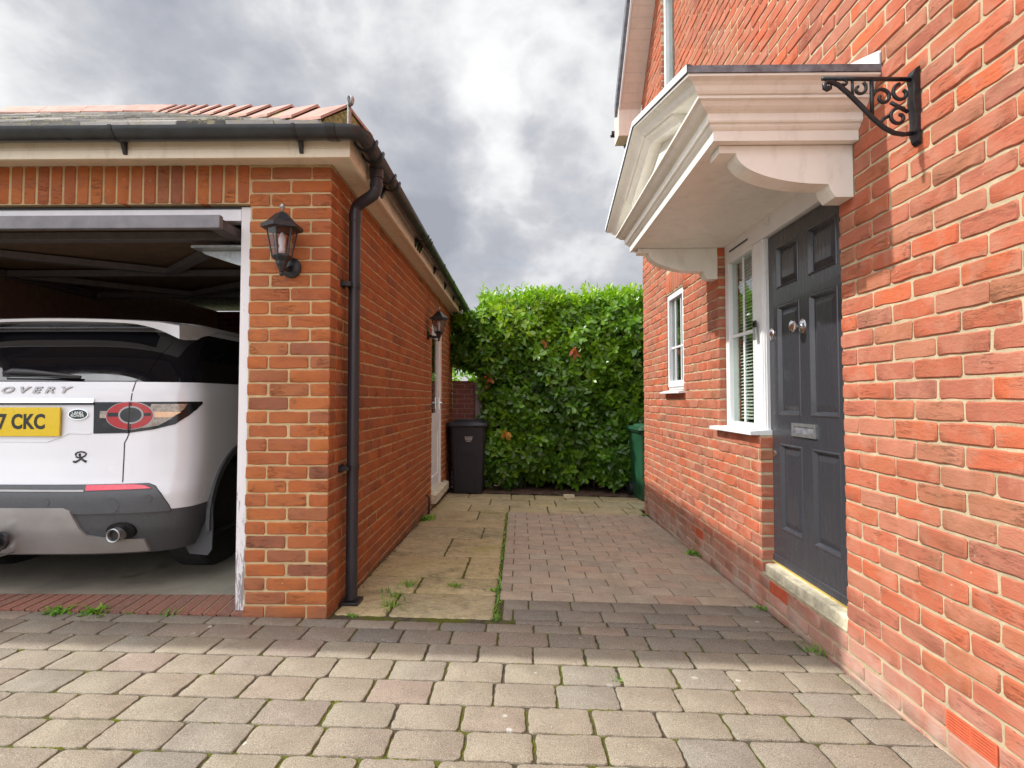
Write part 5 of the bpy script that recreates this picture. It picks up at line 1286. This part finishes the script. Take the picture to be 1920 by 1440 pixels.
dl = np.array(pts_); ds = unit(np.stack([NG.normal(0, .3, 9), -np.ones(9), NG.normal(-.6, .2, 9)], 1))
leaf_obj('dead_leaves', [leaves(dl, ds, 3, .13, .05, np.array([.2, .3, .2, .1, .15, .2, .9, .95, 1.]), (20, 60))], 'deadleaf', hg)
rebase(hg, (1.3, 8.4, -.15))
# bright shrub beyond the low wall and rounded shrubs beyond the garage
bsh = thing('sunlit_shrub', 'bright yellow-green shrub glowing beyond the low brick wall', 'shrub', (-1.2, 10.6, -.15))
n = 2300; x = NG.uniform(-5.2, .2, n); z = NG.uniform(.6, 3.6, n); y = 10.2 + NG.normal(0, .25, n) + hn(x, z, 2) * 2 + .15 * (z - 1)
sel = z < 2.6 + .5 * np.sin(x * 1.7 + 1) + .25 * np.sin(x * 5.1); n = int(sel.sum())
s_ = unit(np.stack([NG.normal(0, .5, n), -1 + NG.normal(0, .4, n), .9 + NG.normal(0, .4, n)], 1))
o = leaf_obj('foliage', [leaves(np.stack([x, y, z], 1)[sel], s_, 6, .13, .05, NG.uniform(0, 1, n))], 'bushleaf', bsh); o.location = (1.2, -10.6, .15)
m_ = MB()
for i in range(9): x = -5 + i * .62; m_.tube([(x, 10.7, -.2), (x + .1, 10.65, 1.2), (x + R.uniform(-.3, .3), 10.5, 2.2)], [.05, .04, .02], 7)
o = m_.build('stems', 'bark', bsh); o.location = (1.2, -10.6, .15)

# ================================================================ SMALL THINGS ON THE GROUND
def weed(x, y, n, h, label, wide=.0035, leafy=False, grp=None):
    n = int(n * 1.7); h *= 1.15
    t_ = thing('weed', label, 'weed', (x, y, gz(x, y) - .008), 0, grp); mb = MB()
    for i in range(n):
        a = R.uniform(0, 6.28); hh = h * R.uniform(.45, 1.1); ln = hh * R.uniform(.3, 1.2); bx, by = R.gauss(0, h * .42), R.gauss(0, h * .42); mb.cur = R.random()
        dx_, dy_ = math.cos(a), math.sin(a); w_ = wide * R.uniform(.7, 1.3); pr_ = []
        for k_ in range(5):
            u = k_ / 4; px_, py_, pz_ = bx + dx_ * ln * u ** 1.5, by + dy_ * ln * u ** 1.5, hh * (u - .35 * u * u * (1.4 if leafy else 1)); ww = w_ * (math.sin(math.pi * (.12 + .85 * u)) if leafy else (1 - u * .9))
            pr_ += [(px_ - dy_ * ww, py_ + dx_ * ww, pz_), (px_ + dy_ * ww, py_ - dx_ * ww, pz_)]
        mb.add(pr_, [(2 * k_, 2 * k_ + 1, 2 * k_ + 3, 2 * k_ + 2) for k_ in range(4)])
    mb.build('blades', 'grass', t_, fix=False); return t_
GW = 'weeds growing in the paving joints'
weed(-.756, 3.16, 26, .07, 'tall feathery green weed tuft in the slab joint nearest the downpipe foot', grp=GW)
weed(-.763, 3.32, 24, .06, 'green weed tuft behind the feathery tuft in the same slab joint', grp=GW)
weed(-.723, 3.55, 30, .065, 'bushiest green weed tuft further up the slab joint by the downpipe', grp=GW)
weed(-.85, 3.43, 12, .04, 'thin pale weed sprawling on the slab beside the downpipe', grp=GW)
weed(-.428, 3.55, 34, .055, 'round grassy tuft alone at a slab corner in the middle of the slab strip', grp=GW)
weed(-.985, 5.70, 26, .09, 'broad-leaved dark green weed at the foot of the garage side wall', .011, True, GW)
weed(-2.50, 2.935, 30, .05, 'leafy green weed under the car at the left of the brick threshold', .008, True, GW)
weed(-2.30, 2.94, 34, .055, 'larger leafy green weed with two lobes at the brick threshold', .008, True, GW)
weed(-2.11, 2.945, 12, .035, 'small sparse yellowish weed at the middle of the brick threshold', grp=GW)
weed(-1.90, 2.945, 18, .045, 'grassy pale weed at the brick threshold nearest the white post', grp=GW)
weed(-.92, 3.0, 12, .025, 'tiny bright weed at the front edge of the first slab', .006, True, GW)
weed(1.445, 6.30, 16, .05, 'green weed at the far corner foot of the house wall', .007, True, GW)
weed(1.43, 4.58, 22, .06, 'weed at the house wall foot beside the far air brick', .008, True, GW)
weed(1.435, 3.30, 14, .035, 'small round weed at the wall foot below the door step air brick', .006, True, GW)
weed(1.43, 2.70, 24, .055, 'green and straw weed at the wall foot below the near end of the door step', grp=GW)
weed(-.171, 3.50, 16, .035, 'low weed where the slabs meet the red pavers', .006, True, GW)
weed(.419, 2.36, 8, .025, 'tiny pale seedling in the setts in front of the red pavers', .005, True, GW)
# tiny seedlings and moss lining the seam between slabs and red pavers
mb = MB()
for i in range(420):
    y = 3.0 + 3.25 * R.random() ** 1.3; x = -.123 - y * .004 + R.gauss(0, .009); a = R.uniform(0, 6.28); hh = R.uniform(.006, .028) * (1 if math.sin(y * 9) + math.sin(y * 4.1 + 1) > -.3 else .35); l_ = hh * .9; mb.cur = R.random()
    z = gz(x, y) - .008; w_ = .0028; dx_, dy_ = math.cos(a), math.sin(a)
    mb.add([(x - dy_ * w_, y + dx_ * w_, z), (x + dy_ * w_, y - dx_ * w_, z), (x + dx_ * l_ + dy_ * w_, y + dy_ * l_ - dx_ * w_, z + hh), (x + dx_ * l_ - dy_ * w_, y + dy_ * l_ + dx_ * w_, z + hh)], [(0, 1, 2, 3)])
o = mb.build('seedlings', 'grass', fix=False); o['kind'] = 'stuff'
# moss pads in the joints of the setts
mb = MB(); rm_ = random.Random(9)
for i in range(650):
    k_ = rm_.randrange(1, 12); y = rows[k_] + rm_.gauss(0, .0025); x = rm_.uniform(-3., 1.44)
    if math.sin(x * 5 + k_ * 2.3) + math.sin(x * 11 + k_) < .5: continue
    r_ = rm_.uniform(.004, .010); z = gz(x, y) - .009
    vs = [(x + r_ * 2.2 * math.cos(j * 1.047), y + r_ * .8 * math.sin(j * 1.047), z) for j in range(6)] + [(x + r_ * 1.1 * math.cos(j * 1.047), y + r_ * .5 * math.sin(j * 1.047), z + .0065) for j in range(6)]
    mb.cur = rm_.random(); mb.add(vs, [(j, (j + 1) % 6, 6 + (j + 1) % 6, 6 + j) for j in range(6)] + [tuple(range(6, 12))])
m, g = new('moss'); p = pos(g); c = g.ramp(g.noise(p, 90., 3.), [(.3, (.06, .075, .01)), (.7, (.21, .22, .03))]); fin(g, bsdf(g, c, .95, 0, .1, bump(g, g.noise(p, 300., 3.), .004))); M['moss'] = m
o = mb.build('moss', 'moss', fix=False); o['kind'] = 'stuff'
# fallen dead leaves along the garage wall foot
mb = MB()
for i in range(150):
    side = rm_.random(); y = rm_.uniform(3.3, 7.6); x = XG + .012 + abs(rm_.gauss(0, .018)); 
    if side > .75: x = rm_.uniform(-.9, 1.4); y = rm_.uniform(7.3, 7.75)
    a = rm_.uniform(0, 6.28); l_ = rm_.uniform(.008, .022); w_ = l_ * .5; z = gz(x, y) + .003; mb.cur = rm_.random() * .6; dx_, dy_ = math.cos(a), math.sin(a)
    mb.add([(x, y, z), (x + dx_ * l_ * .5 - dy_ * w_, y + dy_ * l_ * .5 + dx_ * w_, z + .004), (x + dx_ * l_, y + dy_ * l_, z + .002), (x + dx_ * l_ * .5 + dy_ * w_, y + dy_ * l_ * .5 - dx_ * w_, z + .005)], [(0, 1, 2, 3)])
m = simple('litter_leaf', (.16, .09, .05), .9, var=.4); M['litterleaf'] = m
o = mb.build('leaf_litter', 'litterleaf', fix=False); o['kind'] = 'stuff'
mb = MB(); bx_, by_ = .67, 7.52; z = gz(bx_, by_); mb.box((-.075, -.035, 0), (.075, .035, .045), .006); o = mb.build('loose_block', 'timber', loc=(bx_, by_, z)); tag(o, 'small pale block lying on the slabs in front of the hedge', 'block'); o.rotation_euler.z = rad(4)
mb = MB(); z = gz(XG, 6.0); mb.tube([(XG - .01, 6.06, z + .20), (XG + .02, 6.06, z + .195), (XG + .035, 6.05, z + .15), (XG + .032, 6.05, z + .07), (XG + .03, 6.05, z - .01)], .011, 10)
tag(mb.build('waste_pipe', 'black', smooth=True), 'thin black pipe curving out of the garage wall down to the slabs', 'pipe')
